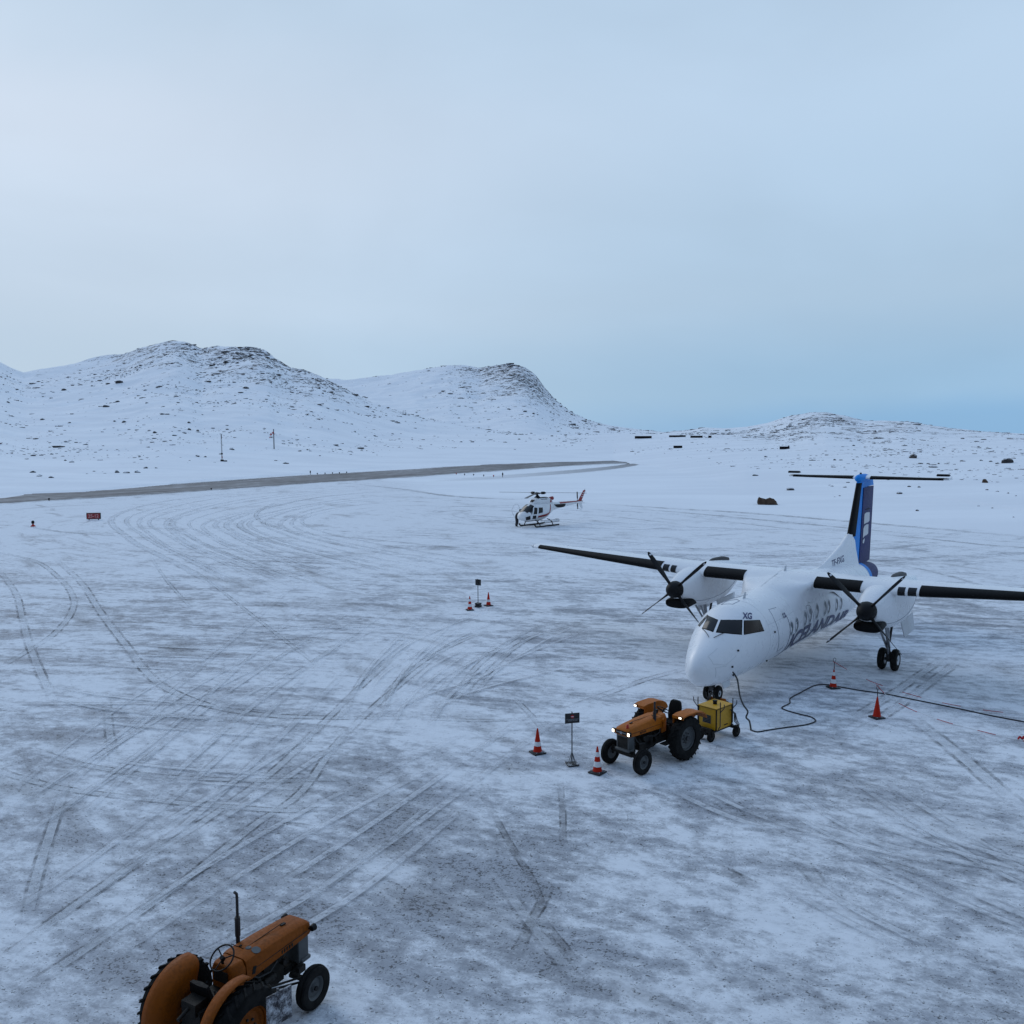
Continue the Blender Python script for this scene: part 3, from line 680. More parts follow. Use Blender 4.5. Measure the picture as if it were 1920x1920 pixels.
# low dark barriers on the snow field beyond the runway end
def barrier(px, py, wpx, hpx, label, dist, notch=0):
    p = surf(px, py + hpx / 2)
    if p is None: print('no terrain under barrier', px); p = surf(px, py + hpx / 2 + 6)
    d = ray(px, py); dist = math.hypot(p[0], p[1]); w, h = wpx / F * dist, hpx / F * dist; X_, Y_ = p[0], p[1]; zt = wz = p[2]; print('barrier', px, dist, w, h)
    t = thing('low_barrier', label, 'barrier', (X_, Y_, min(zt, wz)), -math.atan2(d[0], d[1]), 'low dark barriers on the snow field')
    m = MB()
    for j in range(3): m.box((0, 0, h * (.17 + .335 * j)), (w, .12 + .02 * (j % 2), h * .36))
    if notch: m.box((w * .42, 0, h * 1.05 + .1), (w * .12, .3, h * .3))
    m.build('board', M['barrier'], t)
    for q in (-.42, 0, .42): MB().box((w * q, .15, h * .5), (.14, .14, h * 1.06)).build('post', M['barrier'], t)
    # drifted snow at its foot hides the gap under the boards
    return t
barrier(1206, 820, 31, 4.5, 'longest low dark barrier, at the end of the far hill', 330)
barrier(1271, 838, 16, 4.5, 'short dark barrier alone beyond the runway turning loop', 240)
barrier(1471, 840, 17, 5, 'short dark barrier with raised right end above the tailplane', 240, 1)
barrier(1270, 818, 30, 3.2, 'thin ragged dark barrier on the skyline right of the longest one', 345)
barrier(1306, 819, 22, 3.6, 'medium dark barrier in the skyline row before the tiny one', 340)
barrier(1331, 819, 6, 3.8, 'tiny square dark barrier at the right end of the skyline row', 340)
# ------------------------------------------------------------------ lofted bodies with things set on their skin
def pchip(xs, ys, q):
    xs = np.array(xs, float); ys = np.array(ys, float); h = np.diff(xs); d = np.diff(ys) / h
    m = np.zeros_like(ys); m[0] = d[0]; m[-1] = d[-1]
    for i in range(1, len(xs) - 1):
        if d[i - 1] * d[i] > 0:
            w1 = 2 * h[i] + h[i - 1]; w2 = h[i] + 2 * h[i - 1]; m[i] = (w1 + w2) / (w1 / d[i - 1] + w2 / d[i])
    q = np.clip(q, xs[0], xs[-1]); i = np.clip(np.searchsorted(xs, q) - 1, 0, len(xs) - 2); t = (q - xs[i]) / h[i]
    return (2 * t ** 3 - 3 * t ** 2 + 1) * ys[i] + (t ** 3 - 2 * t ** 2 + t) * h[i] * m[i] + (-2 * t ** 3 + 3 * t ** 2) * ys[i + 1] + (t ** 3 - t ** 2) * h[i] * m[i + 1]
class Loft:
    """body of revolution-like sections: u aft, v to the photo's right (the craft's left), z up"""
    def __init__(s, sec, origin, aft, right, vc=0., n=2.0):
        s.s = np.array(sec, float); s.o = np.array(origin, float); s.d = np.array(aft, float); s.r = np.array(right, float); s.vc = vc; s.n = n
    def par(s, u):
        zb, zt, hw = (pchip(s.s[:, 0], s.s[:, k], u) for k in (1, 2, 3)); return (zb + zt) / 2, (zt - zb) / 2, hw
    def pt(s, u, phi, off=0.):
        zc, hh, hw = s.par(u); e = 2. / s.n
        sn, cs = math.sin(phi), math.cos(phi)
        return (u, -(s.vc + (hw + off) * math.copysign(abs(sn) ** e, sn)), zc + (hh + off) * math.copysign(abs(cs) ** e, cs))
    def hit(s, px, py):
        d = ray(px, py); t = np.linspace(0, np.linalg.norm(s.o - CO) + 25, 6000); Pq = CO + np.outer(t, d)
        q = Pq - s.o; u = q @ s.d; v = q @ s.r - s.vc; z = q[:, 2]
        zc, hh, hw = s.par(u); f = np.abs(v / np.maximum(hw, 1e-3)) ** s.n + np.abs((z - zc) / np.maximum(hh, 1e-3)) ** s.n
        ok = (f < 1) & (u > s.s[0, 0]) & (u < s.s[-1, 0]); k = np.argmax(ok)
        if not ok[k]:                       # just off the silhouette: nearest miss
            f = np.where((u > s.s[0, 0]) & (u < s.s[-1, 0]), f, 1e9); k = int(np.argmin(f))
        e = s.n / 2.
        a = v[k] / hw[k]; b = (z[k] - zc[k]) / hh[k]
        return u[k], math.atan2(math.copysign(abs(a) ** e, a), math.copysign(abs(b) ** e, b))
    def body(s, us, nphi=48):
        mb = MB(); mb.rings([[s.pt(u, p) for p in np.linspace(0, 2 * PI, nphi, endpoint=False)] for u in us]); return mb
    def quad(s, pix, off, n=7, pixels=True, inset=0.):
        """patch lying on the skin between four corners (photo pixels, or (u, phi))"""
        c = [np.array(s.hit(*p)) if pixels else np.array(p, float) for p in pix]
        if inset:
            ctr = sum(c) / 4; c = [ctr + (q - ctr) * (1 - inset) for q in c]
        rows = []
        for i in range(n):
            a = i / (n - 1); l = c[0] * (1 - a) + c[3] * a; r = c[1] * (1 - a) + c[2] * a
            rows.append([s.pt(*(l * (1 - b) + r * b), off) for b in np.linspace(0, 1, n)])
        back = [[s.pt(*0 * c[0], 0)] for _ in ()]
        mb = MB(); mb.grid(rows)
        # give it an edge
        rim = rows[0] + [r[-1] for r in rows[1:]] + rows[-1][::-1][1:] + [r[0] for r in rows[::-1][1:-1]]
        inner = [np.array(p) * 1.0 for p in rim]
        return mb
    def line(s, pix, r=.008, off=.002, pixels=True, close=False, sub=8):
        c = [np.array(s.hit(*p)) if pixels else np.array(p, float) for p in pix]
        if close: c.append(c[0])
        pts = []
        for a, b in zip(c, c[1:]):
            for t in np.linspace(0, 1, sub, endpoint=False): pts.append(s.pt(*(a * (1 - t) + b * t), off))
        pts.append(s.pt(*c[-1], off))
        return MB().tube(pts, r, 6)

def text_mesh(txt, bold=.0, shear=0.):
    cu = bpy.data.curves.new('lettering', 'FONT'); cu.body = txt; cu.size = 1; cu.offset = bold; cu.shear = shear; cu.fill_mode = 'FRONT'
    ob = bpy.data.objects.new('lettering', cu); COL.objects.link(ob)
    dg = bpy.context.evaluated_depsgraph_get(); dg.update()
    me = bpy.data.meshes.new_from_object(ob.evaluated_get(dg)); bpy.data.objects.remove(ob); bpy.data.curves.remove(cu)
    bm = bmesh.new(); bm.from_mesh(me); bmesh.ops.remove_doubles(bm, verts=bm.verts, dist=1e-5)
    for _ in range(2): bmesh.ops.subdivide_edges(bm, edges=[e for e in bm.edges if e.calc_length() > .12], cuts=1, use_grid_fill=False)
    bmesh.ops.triangulate(bm, faces=bm.faces); bm.to_mesh(me); bm.free()
    return me
def lettering(name, txt, fmap, m, parent, bold=0., shear=0.):
    """fmap maps (s, t) in 0..1 of the text box to a local point"""
    me = text_mesh(txt, bold, shear); co = np.array([v.co[:] for v in me.vertices]); lo = co.min(0); hi = co.max(0)
    for v in me.vertices:
        v.co = fmap((v.co.x - lo[0]) / (hi[0] - lo[0]), (v.co.y - lo[1]) / (hi[1] - lo[1]))
    me.materials.append(m); o = bpy.data.objects.new(name, me); COL.objects.link(o); o.parent = parent; return o

# ------------------------------------------------------------------ the turboprop airliner
AX, AY, YAW = 5.8595, 29.678, .6539
dA = np.array([math.sin(YAW), math.cos(YAW), 0]); rA = np.array([math.cos(YAW), -math.sin(YAW), 0]); oA = np.array([AX, AY, 0])
def onplane(px, py, k, val):
    """aircraft-frame point (u, v, z) on the plane u|v = val seen at a photo pixel"""
    d = ray(px, py); nrm = {'u': dA, 'v': rA}[k]; t = ((oA + nrm * val - CO) @ nrm) / (d @ nrm); p = CO + d * t - oA
    return np.array([p @ dA, p @ rA, p[2]])
plane = thing('airliner', 'white twin turboprop airliner with T-tail and blue fin parked on the snowy apron', 'airplane', (AX, AY, 0), PI / 2 - YAW)
L_ = lambda p: (p[0], -p[1], p[2])
FU = Loft([(.5, 1.36, 1.38, .016), (.53, 1.22, 1.52, .12), (.6, 1.09, 1.64, .216), (.75, .94, 1.81, .344), (1.05, .8, 2.04, .528), (1.4, .72, 2.22, .688), (1.8, .67, 2.44, .851), (2.15, .65, 2.66, .971), (2.55, .64, 2.9, 1.084), (2.95, .64, 3.08, 1.175), (3.45, .64, 3.26, 1.261),
           (4.15, .65, 3.33, 1.305), (5.6, .65, 3.36, 1.31), (6.6, .65, 3.43, 1.31), (7.6, .65, 3.60, 1.31), (8.5, .65, 3.74, 1.31), (9.4, .65, 3.79, 1.31), (10.8, .65, 3.70, 1.31), (12.4, .65, 3.47, 1.31), (13.6, .65, 3.38, 1.31), (15.2, .80, 3.34, 1.25), (17, 1.08, 3.22, 1.05), (18.5, 1.32, 3.04, .86), (20, 1.5, 2.92, .68), (21.1, 1.62, 2.78, .52), (21.8, 1.78, 2.58, .34), (22.1, 2.0, 2.36, .12)], oA, dA, rA)
us = list(.5 + np.geomspace(.004, .8, 16) - .004) + list(np.linspace(1.4, 4.2, 22)) + list(np.linspace(4.6, 13.6, 28)) + list(np.linspace(14, 22.1, 26))
FU.body([u for u in us if u < 19.2], 64).build('fuselage', M['white'], plane, 50)
FU.body([u for u in us if u > 19.15], 48).build('tail_cone', M['indigo'], plane, 50)
MB().rings([[FU.pt(u, p, .006) for p in np.linspace(0, 2 * PI, 48, endpoint=False)] for u in np.linspace(18.6, 19.2, 6)], (False, False)).build('tail_band', M['blue'], plane)
# cockpit panes: flat-edged quads resting on the skin
def pane(pix, off, inset):
    c = np.array(pix, float); ctr = c.mean(0); c = ctr + (c - ctr) * (1 - inset); rows = []
    for a in np.linspace(0, 1, 7):
        l = c[0] * (1 - a) + c[3] * a; r = c[1] * (1 - a) + c[2] * a
        rows.append([FU.pt(*FU.hit(*(l * (1 - b) + r * b)), off) for b in np.linspace(0, 1, 9)])
    return MB().grid(rows)
for nm, pix, mt in (('windshield', [(1311, 1156), (1346, 1163), (1336, 1185), (1314, 1177)], 'glass'), ('windshield', [(1352, 1163), (1391, 1163), (1390, 1190), (1343, 1186)], 'glass'),
                    ('side_window', [(1395, 1164), (1424, 1163), (1432, 1183), (1395, 1190)], 'amber'), ('side_window', [(1326, 1153), (1328, 1155), (1312, 1175), (1309, 1172)], 'glass')):
    if nm == 'windshield' and pix[0][0] == 1311: pix = [(1328, 1155), (1346, 1163), (1337, 1185), (1317, 1178)]
    fr = pane(pix, .006, -.045).build('window_frame', M['boot'], plane)
    pane(pix, .016, .04).build(nm, M[mt], fr)
for a, b in (((1317, 1180), (1329, 1196)), ((1357, 1188), (1338, 1197))):
    w = FU.line([b, a], .011, .03).build('wiper', M['black'], plane)
# doors, hatches and panel seams
FU.line([(1455, 1139), (1441, 1143), (1452, 1163), (1459, 1185), (1460, 1205), (1456, 1222), (1468, 1213)], .009).build('crew_door_seam', M['seam'], plane)
FU.line([(1472, 1151), (1480, 1170), (1481, 1190), (1477, 1205), (1466, 1222), (1451, 1232)], .010).build('door_seam', M['navy'], plane)
FU.line([(1352, 1134), (1374, 1133), (1387, 1127), (1382, 1124), (1362, 1128)], .010, close=True).build('roof_hatch_seam', M['seam'], plane)
FU.line([(1348, 1131), (1402, 1115)], .010).build('spine_seam', M['seam'], plane)
FU.line([(1345, 1216), (1327, 1231), (1337, 1246), (1360, 1247), (1380, 1229)], .005).build('nose_panel_seam', M['greypaint'], plane)
FU.line([(1341, 1252), (1341, 1270)], .005).build('nose_panel_seam', M['greypaint'], plane)
FU.line([(1341, 1252), (1362, 1249)], .005).build('nose_panel_seam', M['greypaint'], plane)
FU.line([(1511, 1136), (1518, 1135), (1526, 1160), (1524, 1180), (1518, 1182), (1514, 1152)], .009, close=True).build('emergency_exit_seam', M['seam'], plane)
for q in ((1383, 1220), (1372, 1250), (1374, 1265), (1452, 1185), (1437, 1238)):
    p = FU.pt(*FU.hit(*q), .0); nrm = np.array(FU.pt(*FU.hit(*q), .1)) - p
    MB().cyl(p, np.array(p) + nrm * .5, .035, n=8).build('port', M['black'], plane)
for q in ((1372, 1116), (1395, 1122)):
    p = np.array(FU.pt(*FU.hit(*q))); MB().prism([p + (-.12, 0, -.03), p + (.14, 0, -.03), p + (.17, 0, .22), p + (.08, 0, .22)], (0, .015, 0)).build('antenna', M['greypaint'], plane)
MB().prism([(9.0, 0, 3.80), (9.3, 0, 3.80), (9.3, 0, 4.04), (9.2, 0, 4.04)], (0, .02, 0)).build('antenna', M['greypaint'], plane)
# skin joints round the barrel and lap joints along it
for u_ in (4.3, 8.2, 10.6, 14.1, 16.4): FU.line([(u_, q) for q in np.linspace(-2.6, 2.6, 9)], .004, .0, pixels=False, sub=5).build('skin_joint', M['joint'], plane)
for q in (1.15, -1.15): FU.line([(u_, q) for u_ in np.linspace(4.3, 16.4, 12)], .004, .0, pixels=False, sub=4).build('skin_joint', M['joint'], plane)
# cabin windows
cw = [(1484, 1171), (1494, 1167), (1510, 1160), (1519, 1156), (1532, 1151), (1547, 1144), (1554, 1140), (1569, 1132), (1577, 1130)]
phs = [FU.hit(*q) for q in cw]; ph0 = float(np.median([p[1] for p in phs]))
for u0, _ in phs:
    def oval(off, k): return [FU.pt(u0 + .15 * k * math.copysign(abs(math.cos(t)) ** .8, math.cos(t)), ph0 + .185 * k * math.sin(t), off) for t in np.linspace(0, 2 * PI, 20, endpoint=False)]
    o = MB(); o.rings([oval(.004, 1.25), oval(.014, 1.0)], (False, False)); fr = o.build('window_frame', M['greypaint'], plane)
    o = MB(); b = o.addv(oval(.010, 1.0)); o.face(list(range(20))); o.build('cabin_window', M['cabin'], fr)
for u0 in np.arange(phs[0][0], 15.2, .78):           # the far side of the cabin has windows too
    o = MB(); o.addv([FU.pt(u0 + .15 * math.cos(t), -ph0 + .185 * math.sin(t), .008) for t in np.linspace(0, 2 * PI, 16, endpoint=False)]); o.face(list(range(16))); o.build('cabin_window', M['cabin'], plane)
# lettering on the skin
a0 = FU.hit(1466, 1226); a1 = FU.hit(1478, 1196); a2 = FU.hit(1583, 1158)
ua, ub = 6.45, 14.15
TB = (a0[1] + FU.hit(1583, 1166)[1]) / 2
print('text', FU.hit(1583, 1166), FU.hit(1530, 1185), FU.hit(1530,1200)); print('text', a0, a1, a2, ph0, [round(p[0], 2) for p in phs])
lettering('lettering', 'ICELANDAIR', lambda s, t: FU.pt(6.62 - .10 * t + (ub - 6.62) * s, (2.34 - .05 * s) * (1 - t) + (1.76 + .13 * s) * t, .014), M['navy'], plane, .032, .12)
x0 = FU.hit(1392, 1150); x1 = FU.hit(1409, 1157)
lettering('lettering', 'XG', lambda s, t: FU.pt(*FU.hit(1392 + 17.5 * s, 1160.5 - 12 * t + 1.0 * s), .014), M['navy'], plane, .03)
fl = FU.hit(1470, 1154); 
MB().grid([[FU.pt(fl[0] - .13 + .26 * a, fl[1] + .07 - .14 * b, .008) for a in (0, .5, 1)] for b in (0, .5, 1)]).build('flag', M['navy'], plane)
MB().grid([[FU.pt(fl[0] - .13 + .26 * a, fl[1] + .015 - .03 * b, .013) for a in (0, .5, 1)] for b in (0, 1)]).build('flag_stripe', M['letterwhite'], plane)
MB().grid([[FU.pt(fl[0] - .06 + .05 * a, fl[1] + .07 - .14 * b, .014) for a in (0, 1)] for b in (0, .5, 1)]).build('flag_stripe', M['letterwhite'], plane)
# wing -------------------------------------------------------------
def foil(c, tc, n=22):
    """closed airfoil ring from trailing edge over the top to the nose and back below: (x, z)"""
    t = np.linspace(0, PI, n); x = (1 + np.cos(t)) / 2
    y = 5 * tc * (.2969 * np.sqrt(x) - .126 * x - .3516 * x ** 2 + .2843 * x ** 3 - .1036 * x ** 4); cam = .03 * (1 - (2 * x - .8) ** 2).clip(-.2)
    up = list(zip(x * c, (y * 1.12 + cam) * c)); lo = list(zip(x * c, (-y * .9 + cam) * c))
    return up + lo[::-1][1:-1]
WST = [(-12.95, 9.05, 1.35, 3.86, .13), (-12.6, 8.98, 1.5, 3.86, .14), (-8.5, 8.62, 2.3, 3.66, .16), (-4.3, 8.32, 3.05, 3.46, .175), (0, 8.32, 3.05, 3.46, .175), (4.3, 8.32, 3.05, 3.46, .175), (8.5, 8.62, 2.3, 3.66, .16), (12.6, 8.98, 1.5, 3.86, .14), (12.95, 9.05, 1.35, 3.86, .13)]
def wst(v): return [np.interp(v, [w[0] for w in WST], [w[k] for w in WST]) for k in (1, 2, 3, 4)]
def wring(v, grow=0.):
    le, c, z, tc = wst(v); return [(le + x, -v, z + q) for x, q in foil(c, tc)]
vs = sorted(set([w[0] for w in WST] + list(np.linspace(-12.3, 12.3, 25))))
wing = MB().rings([wring(v) for v in vs]).build('wing', M['white'], plane, 35)
for sg in (-1, 1):   # rounded tips
    le, c, z, tc = wst(sg * 12.95)
    MB().rings([[(le + c * .5 + (x - c * .5) * k, -sg * (12.95 + .22 * q), z + w * k) for x, w in foil(c, tc)] for k, q in ((1, 0), (.92, .5), (.7, .85), (.3, 1.0))]).build('wing_tip', M['white'], plane, 60)
    MB().cyl((9.1, -sg * 13.0, 3.88), (9.3, -sg * 13.2, 3.88), .06).build('navigation_light', M['greypaint'], plane)
def bootmesh(v0, v1, xt=.135, xb=.11, off=.010, ns=10, st=wst, fo=foil):
    rings = []
    for v in np.linspace(v0, v1, ns):
        le, c, z, tc = st(v); up = []; 
        xs = np.concatenate([np.linspace(xt ** .5, 0, 10), np.linspace(0, xb ** .5, 10)[1:]]); sgn = [1] * 10 + [-1] * 9
        ring = []
        for q, sg in zip(xs, sgn):
            x = q * q; y = 5 * tc * (.2969 * q - .126 * x - .3516 * x ** 2 + .2843 * x ** 3 - .1036 * x ** 4); cam = .03 * max(1 - (2 * x - .8) ** 2, -.2)
            zz = (y * 1.12 + cam) if sg > 0 else (-y * .9 + cam)
            ring.append((le + x * c - off * (1.2 - 4 * x), -v, z + zz * c + (off if sg > 0 else -off)))
        rings.append(ring)
    return MB().rings(rings, (False, False), closed=False)
for sg in (-1, 1):
    bootmesh(sg * 1.48, sg * 3.30).build('wing_deicing_boot', M['boot'], plane)
    bootmesh(sg * 5.42, sg * 12.62, ns=24).build('wing_deicing_boot', M['boot'], plane)
    for a, b in ((4.66, 4.92), (5.02, 5.32)):
        bootmesh(sg * a, sg * b, .06, .05, .008, 4).build('landing_light_lens', M['glass'], plane)
    MB().box((11.1, -sg * 8.3, 3.42), (1.0, .14, .16)).build('flap_track_fairing', M['white'], plane, bevel=.04)
    MB().box((11.3, -sg * 6.0, 3.36), (1.2, .14, .18)).build('flap_track_fairing', M['white'], plane, bevel=.04)
    for v in (9.2, 10.6, 12.0):
        le, c, z, tc = wst(sg * v); MB().cyl((le + c, -sg * v, z), (le + c + .25, -sg * v, z), .008, n=5).build('static_wick', M['black'], plane)
# concave fillets where the wing root meets the fuselage
def sstep(a, b, x_): t = min(max((x_ - a) / (b - a), 0), 1); return t * t * (3 - 2 * t)
for sg in (-1, 1):
    rings = []
    for u_ in np.linspace(6.7, 13.4, 34):
        f = sstep(6.9, 8.55, u_) * (1 - sstep(10.9, 13.2, u_)); le, c, z, tc = wst(1.4); x_ = min(max((u_ - le) / c, .012), .97)
        y_ = 5 * tc * (.2969 * x_ ** .5 - .126 * x_ - .3516 * x_ ** 2 + .2843 * x_ ** 3 - .1036 * x_ ** 4); cam = .03 * max(1 - (2 * x_ - .8) ** 2, -.2)
        zt = z + (y_ * 1.12 + cam) * c + .006; zb = z + (-y_ * .9 + cam) * c - .006; ztop = FU.pt(u_, 0)[2]
        W_ = [(.15, max(ztop, zt)), (.5, (max(ztop, zt) * 2 + zt) / 3), (.95, zt + .01), (1.35, zt), (1.47, zt - .02), (1.50, (zt + zb) / 2), (1.47, zb + .02), (1.38, zb - .02), (1.325, zb - .14), (1.31, zb - .32), (1.305, zb - .6)]
        phs_ = np.linspace(.12, 1.5, len(W_)); ring = []
        for (v_, z_), p_ in zip(W_, phs_):
            F_ = FU.pt(u_, sg * p_, .003 if f > 0 else -.02); ring.append((u_, F_[1] * (1 - f) - sg * v_ * f, F_[2] * (1 - f) + z_ * f))
        rings.append(ring)
    MB().rings(rings, (False, False), closed=False).build('wing_root_fairing', M['white'], plane, 70)
# engines ----------------------------------------------------------
def prop_angles(v):
    hub = (6.78, v, 2.95); out = []
    tips = [(1213, 1034), (1320, 1056), (1204, 1150), (1312, 1172)] if v < 0 else [(1548, 1071), (1687, 1089), (1549, 1205), (1686, 1224)]
    for q in tips:
        p = onplane(*q, 'u', hub[0]); out.append(math.atan2(p[1] - v, p[2] - hub[2]))
    return out
for sg in (-1, 1):
    vc = sg * 3.95
    NA = Loft([(7.02, 2.55, 3.30, .36), (7.3, 2.42, 3.42, .44), (7.8, 2.22, 3.60, .54), (8.4, 2.06, 3.70, .61), (9.2, 1.93, 3.78, .65), (10.2, 1.88, 3.79, .66), (11.2, 1.98, 3.72, .63), (12.2, 2.28, 3.60, .52), (13.1, 2.72, 3.50, .36), (13.8, 3.05, 3.40, .12)], oA, dA, rA, vc, 2.7)
    nac = NA.body(np.concatenate([np.linspace(7.02, 9, 12), np.linspace(9.3, 13.8, 16)]), 40).build('engine_nacelle', M['white'], plane, 50)
    # panel seam along its flank
    for ps in ((1, -1)):
        NA.line([(8.0, ps * 2.30), (9.0, ps * 2.15), (10.5, ps * 1.98), (12.2, ps * 1.72)], .008, pixels=False).build('cowl_seam', M['seam'], nac)
    # chin air intake
    IN = Loft([(6.98, 2.16, 2.50, .46), (7.02, 2.13, 2.53, .49), (7.5, 2.08, 2.6, .50), (8.3, 2.1, 2.7, .42)], oA, dA, rA, vc, 2.8)
    IN.body([6.98, 7.02, 7.2, 7.5, 8.3], 30).build('intake_lip', M['boot'], nac, 60)
    # exhaust on top of the rear nacelle
    EX = Loft([(10.3, 3.70, 3.79, .06), (10.7, 3.66, 3.86, .10), (11.6, 3.6, 3.84, .11), (12.3, 3.5, 3.72, .09)], oA, dA, rA, vc, 2.5)
    EX.body(np.linspace(10.3, 12.3, 10), 20).build('exhaust', M['darksteel'], nac)
    # propeller
    hub = np.array([6.78, vc, 2.95])
    pr = MB().lathe([(.005, -.36), (.12, -.33), (.22, -.25), (.31, -.10), (.355, .08), (.36, .26)], L_(hub), (1, 0, 0), 28).build('propeller', M['spinner'], plane, 50)
    for a in prop_angles(vc):
        R = 1.98; rings = []
        er = np.array([0, -math.sin(a), math.cos(a)]); et = np.array([0, -math.cos(a), -math.sin(a)]); ex = np.array([1., 0, 0])
        hl = np.array(L_(hub))
        for q in np.linspace(.26, R, 16):
            f = (q - .26) / (R - .26)
            ch = np.interp(f, [0, .12, .35, .65, .92, 1], [.15, .20, .33, .31, .22, .08]); th = np.interp(f, [0, .15, .5, 1], [.14, .08, .035, .012])
            tw = math.radians(np.interp(f, [0, 1], [88, 66])); cdir = ex * math.sin(tw) + et * math.cos(tw); ndir = -ex * math.cos(tw) + et * math.sin(tw)
            rings.append([hl + (.06, 0, 0) + er * q + cdir * ch / 2 * math.cos(t) + ndir * th / 2 * math.sin(t) for t in np.linspace(0, 2 * PI, 12, endpoint=False)])
        bl = MB().rings(rings).build('blade', M['spinner'], pr, 60)
        # pale band near the blade tip
        k0, k1 = rings[-3], rings[-2]
        sc = lambda r_, k: [np.mean(r_, 0) + (np.array(p) - np.mean(r_, 0)) * np.array([1.04, 1.15, 1.15]) for p in r_]
        mid = [np.array(a_) * .6 + np.array(b_) * .4 for a_, b_ in zip(k0, k1)]
        MB().rings([sc(mid, 1), sc(k1, 1)]).build('tip_band', M['letterwhite'], pr, 60)
    # main gear
    gear = MB().cyl((9.75, -vc, 2.2), (10.22, -vc, .62), .085, .075, 14).build('main_gear', M['steel'], plane, 40)
    MB().cyl((9.0, -vc - .14, 2.1), (10.1, -vc - .05, .95), .045, n=10).build('drag_strut', M['steel'], gear); MB().cyl((9.0, -vc + .14, 2.1), (10.1, -vc + .05, .95), .045, n=10).build('drag_strut', M['steel'], gear)
    MB().cyl((10.75, -vc, 2.15), (10.28, -vc, 1.15), .05, n=10).build('rear_strut', M['darksteel'], gear)
    MB().cyl((10.25, -vc - .34, .44), (10.25, -vc + .34, .44), .06, n=12).cyl((10.25, -vc, .35), (10.22, -vc, .75), .10, n=12).build('axle', M['darksteel'], gear)
    for q in (-.25, .25):
        wh = MB().ring_tyre([(.20, -.115), (.33, -.125), (.40, -.105), (.435, -.06), (.44, 0), (.435, .06), (.40, .105), (.33, .125), (.20, .115)], (10.25, -vc + q, .44), (0, 1, 0), 32).build('wheel', M['rubber'], gear, 50)
        MB().lathe([(.02, -.08), (.10, -.10), (.20, -.118), (.20, .118), (.10, .10), (.02, .08)], (10.25, -vc + q, .44), (0, 1, 0), 20).build('rim', M['greypaint'], gear)
    for q in (-.45, .45):
        MB().prism([(10.15, -vc + q, 2.02), (12.0, -vc + q, 2.12), (11.9, -vc + q * 1.25, 1.45), (10.35, -vc + q * 1.25, 1.38)], (0, .03, 0)).build('gear_door', M['greypaint'], gear)
# nose gear --------------------------------------------------------
ng = MB().cyl((2.35, 0, 1.0), (2.22, 0, .30), .07, .055, 12).cyl((2.9, 0, .8), (2.3, 0, .5), .035, n=8).build('nose_gear', M['steel'], plane)
MB().cyl((2.22, -.26, .29), (2.22, .26, .29), .05, n=10).box((2.14, 0, .52), (.15, .17, .2)).cyl((2.08, 0, .60), (1.99, 0, .59), .075, n=14).build('axle', M['darksteel'], ng)
for q in (-.2, .2):
    MB().ring_tyre([(.11, -.07), (.2, -.085), (.26, -.07), (.285, -.03), (.29, 0), (.285, .03), (.26, .07), (.2, .085), (.11, .07)], (2.22, q, .29), (0, 1, 0), 28).build('wheel', M['rubber'], ng, 50)
    MB().lathe([(.02, -.05), (.11, -.072), (.11, .072), (.02, .05)], (2.22, q, .29), (0, 1, 0), 18).build('rim', M['greypaint'], ng)
for q in (-.26, .26): MB().prism([(2.35, q, .70), (3.1, q, .70), (3.0, q * 1.25, .42), (2.45, q * 1.25, .42)], (0, .02, 0)).build('gear_door', M['white'], ng)
# fin --------------------------------------------------------------
def vfin(poly_le, poly_te, zs, tk, n=14):
    rings = []
    for z_ in zs:
        a = np.interp(z_, *zip(*poly_le)); b = np.interp(z_, *zip(*poly_te)); c = b - a; t = np.interp(z_, *zip(*tk)) * c
        ts = np.linspace(0, PI, n); x = (1 + np.cos(ts)) / 2; y = 5 * (.2969 * np.sqrt(x) - .126 * x - .3516 * x ** 2 + .2843 * x ** 3 - .1036 * x ** 4) * t
        rings.append([(a + q * c, w, z_) for q, w in zip(x, y)] + [(a + q * c, -w, z_) for q, w in list(zip(x, y))[::-1][1:-1]])
    return MB().rings(rings)
FLE = [(2.7, 16.65), (4.4, 17.62), (7.25, 18.98)]; HNG = [(2.7, 19.65), (7.0, 20.35)]; FTE = [(2.7, 21.35), (7.0, 21.75)]
fin = vfin(FLE, [(3.2, 20.3), (7.25, 20.9)], np.linspace(2.75, 7.2, 14), [(3, .13), (7.4, .12)]).build('fin', M['blue'], plane, 50)
vfin([(6.78, 19.6), (7.2, 19.7)], [(6.78, 21.75), (7.2, 21.55)], np.linspace(6.79, 7.19, 4), [(3, .085), (7.4, .08)]).build('fin_cap', M['blue'], fin, 50)
rd = []
for z_ in np.linspace(2.86, 6.75, 10):
    a = np.interp(z_, *zip(*HNG)) - .85; b = np.interp(z_, *zip(*FTE)); hw = np.interp(z_, [3, 7], [.21, .165])
    rd.append([(a, -hw * .98, z_), (a + .25, -hw * 1.02, z_), (a + 1.2, -hw * .66, z_), (b, -.012, z_), (b, .012, z_), (a + 1.2, hw * .66, z_), (a + .25, hw * 1.02, z_), (a, hw * .98, z_)])
rud = MB().rings(rd).build('rudder', M['indigo'], plane, 30)
for zz in (5.62,): MB().box((20.25, 0, zz), (.8, .37, .025)).build('rudder_gap', M['black'], rud)
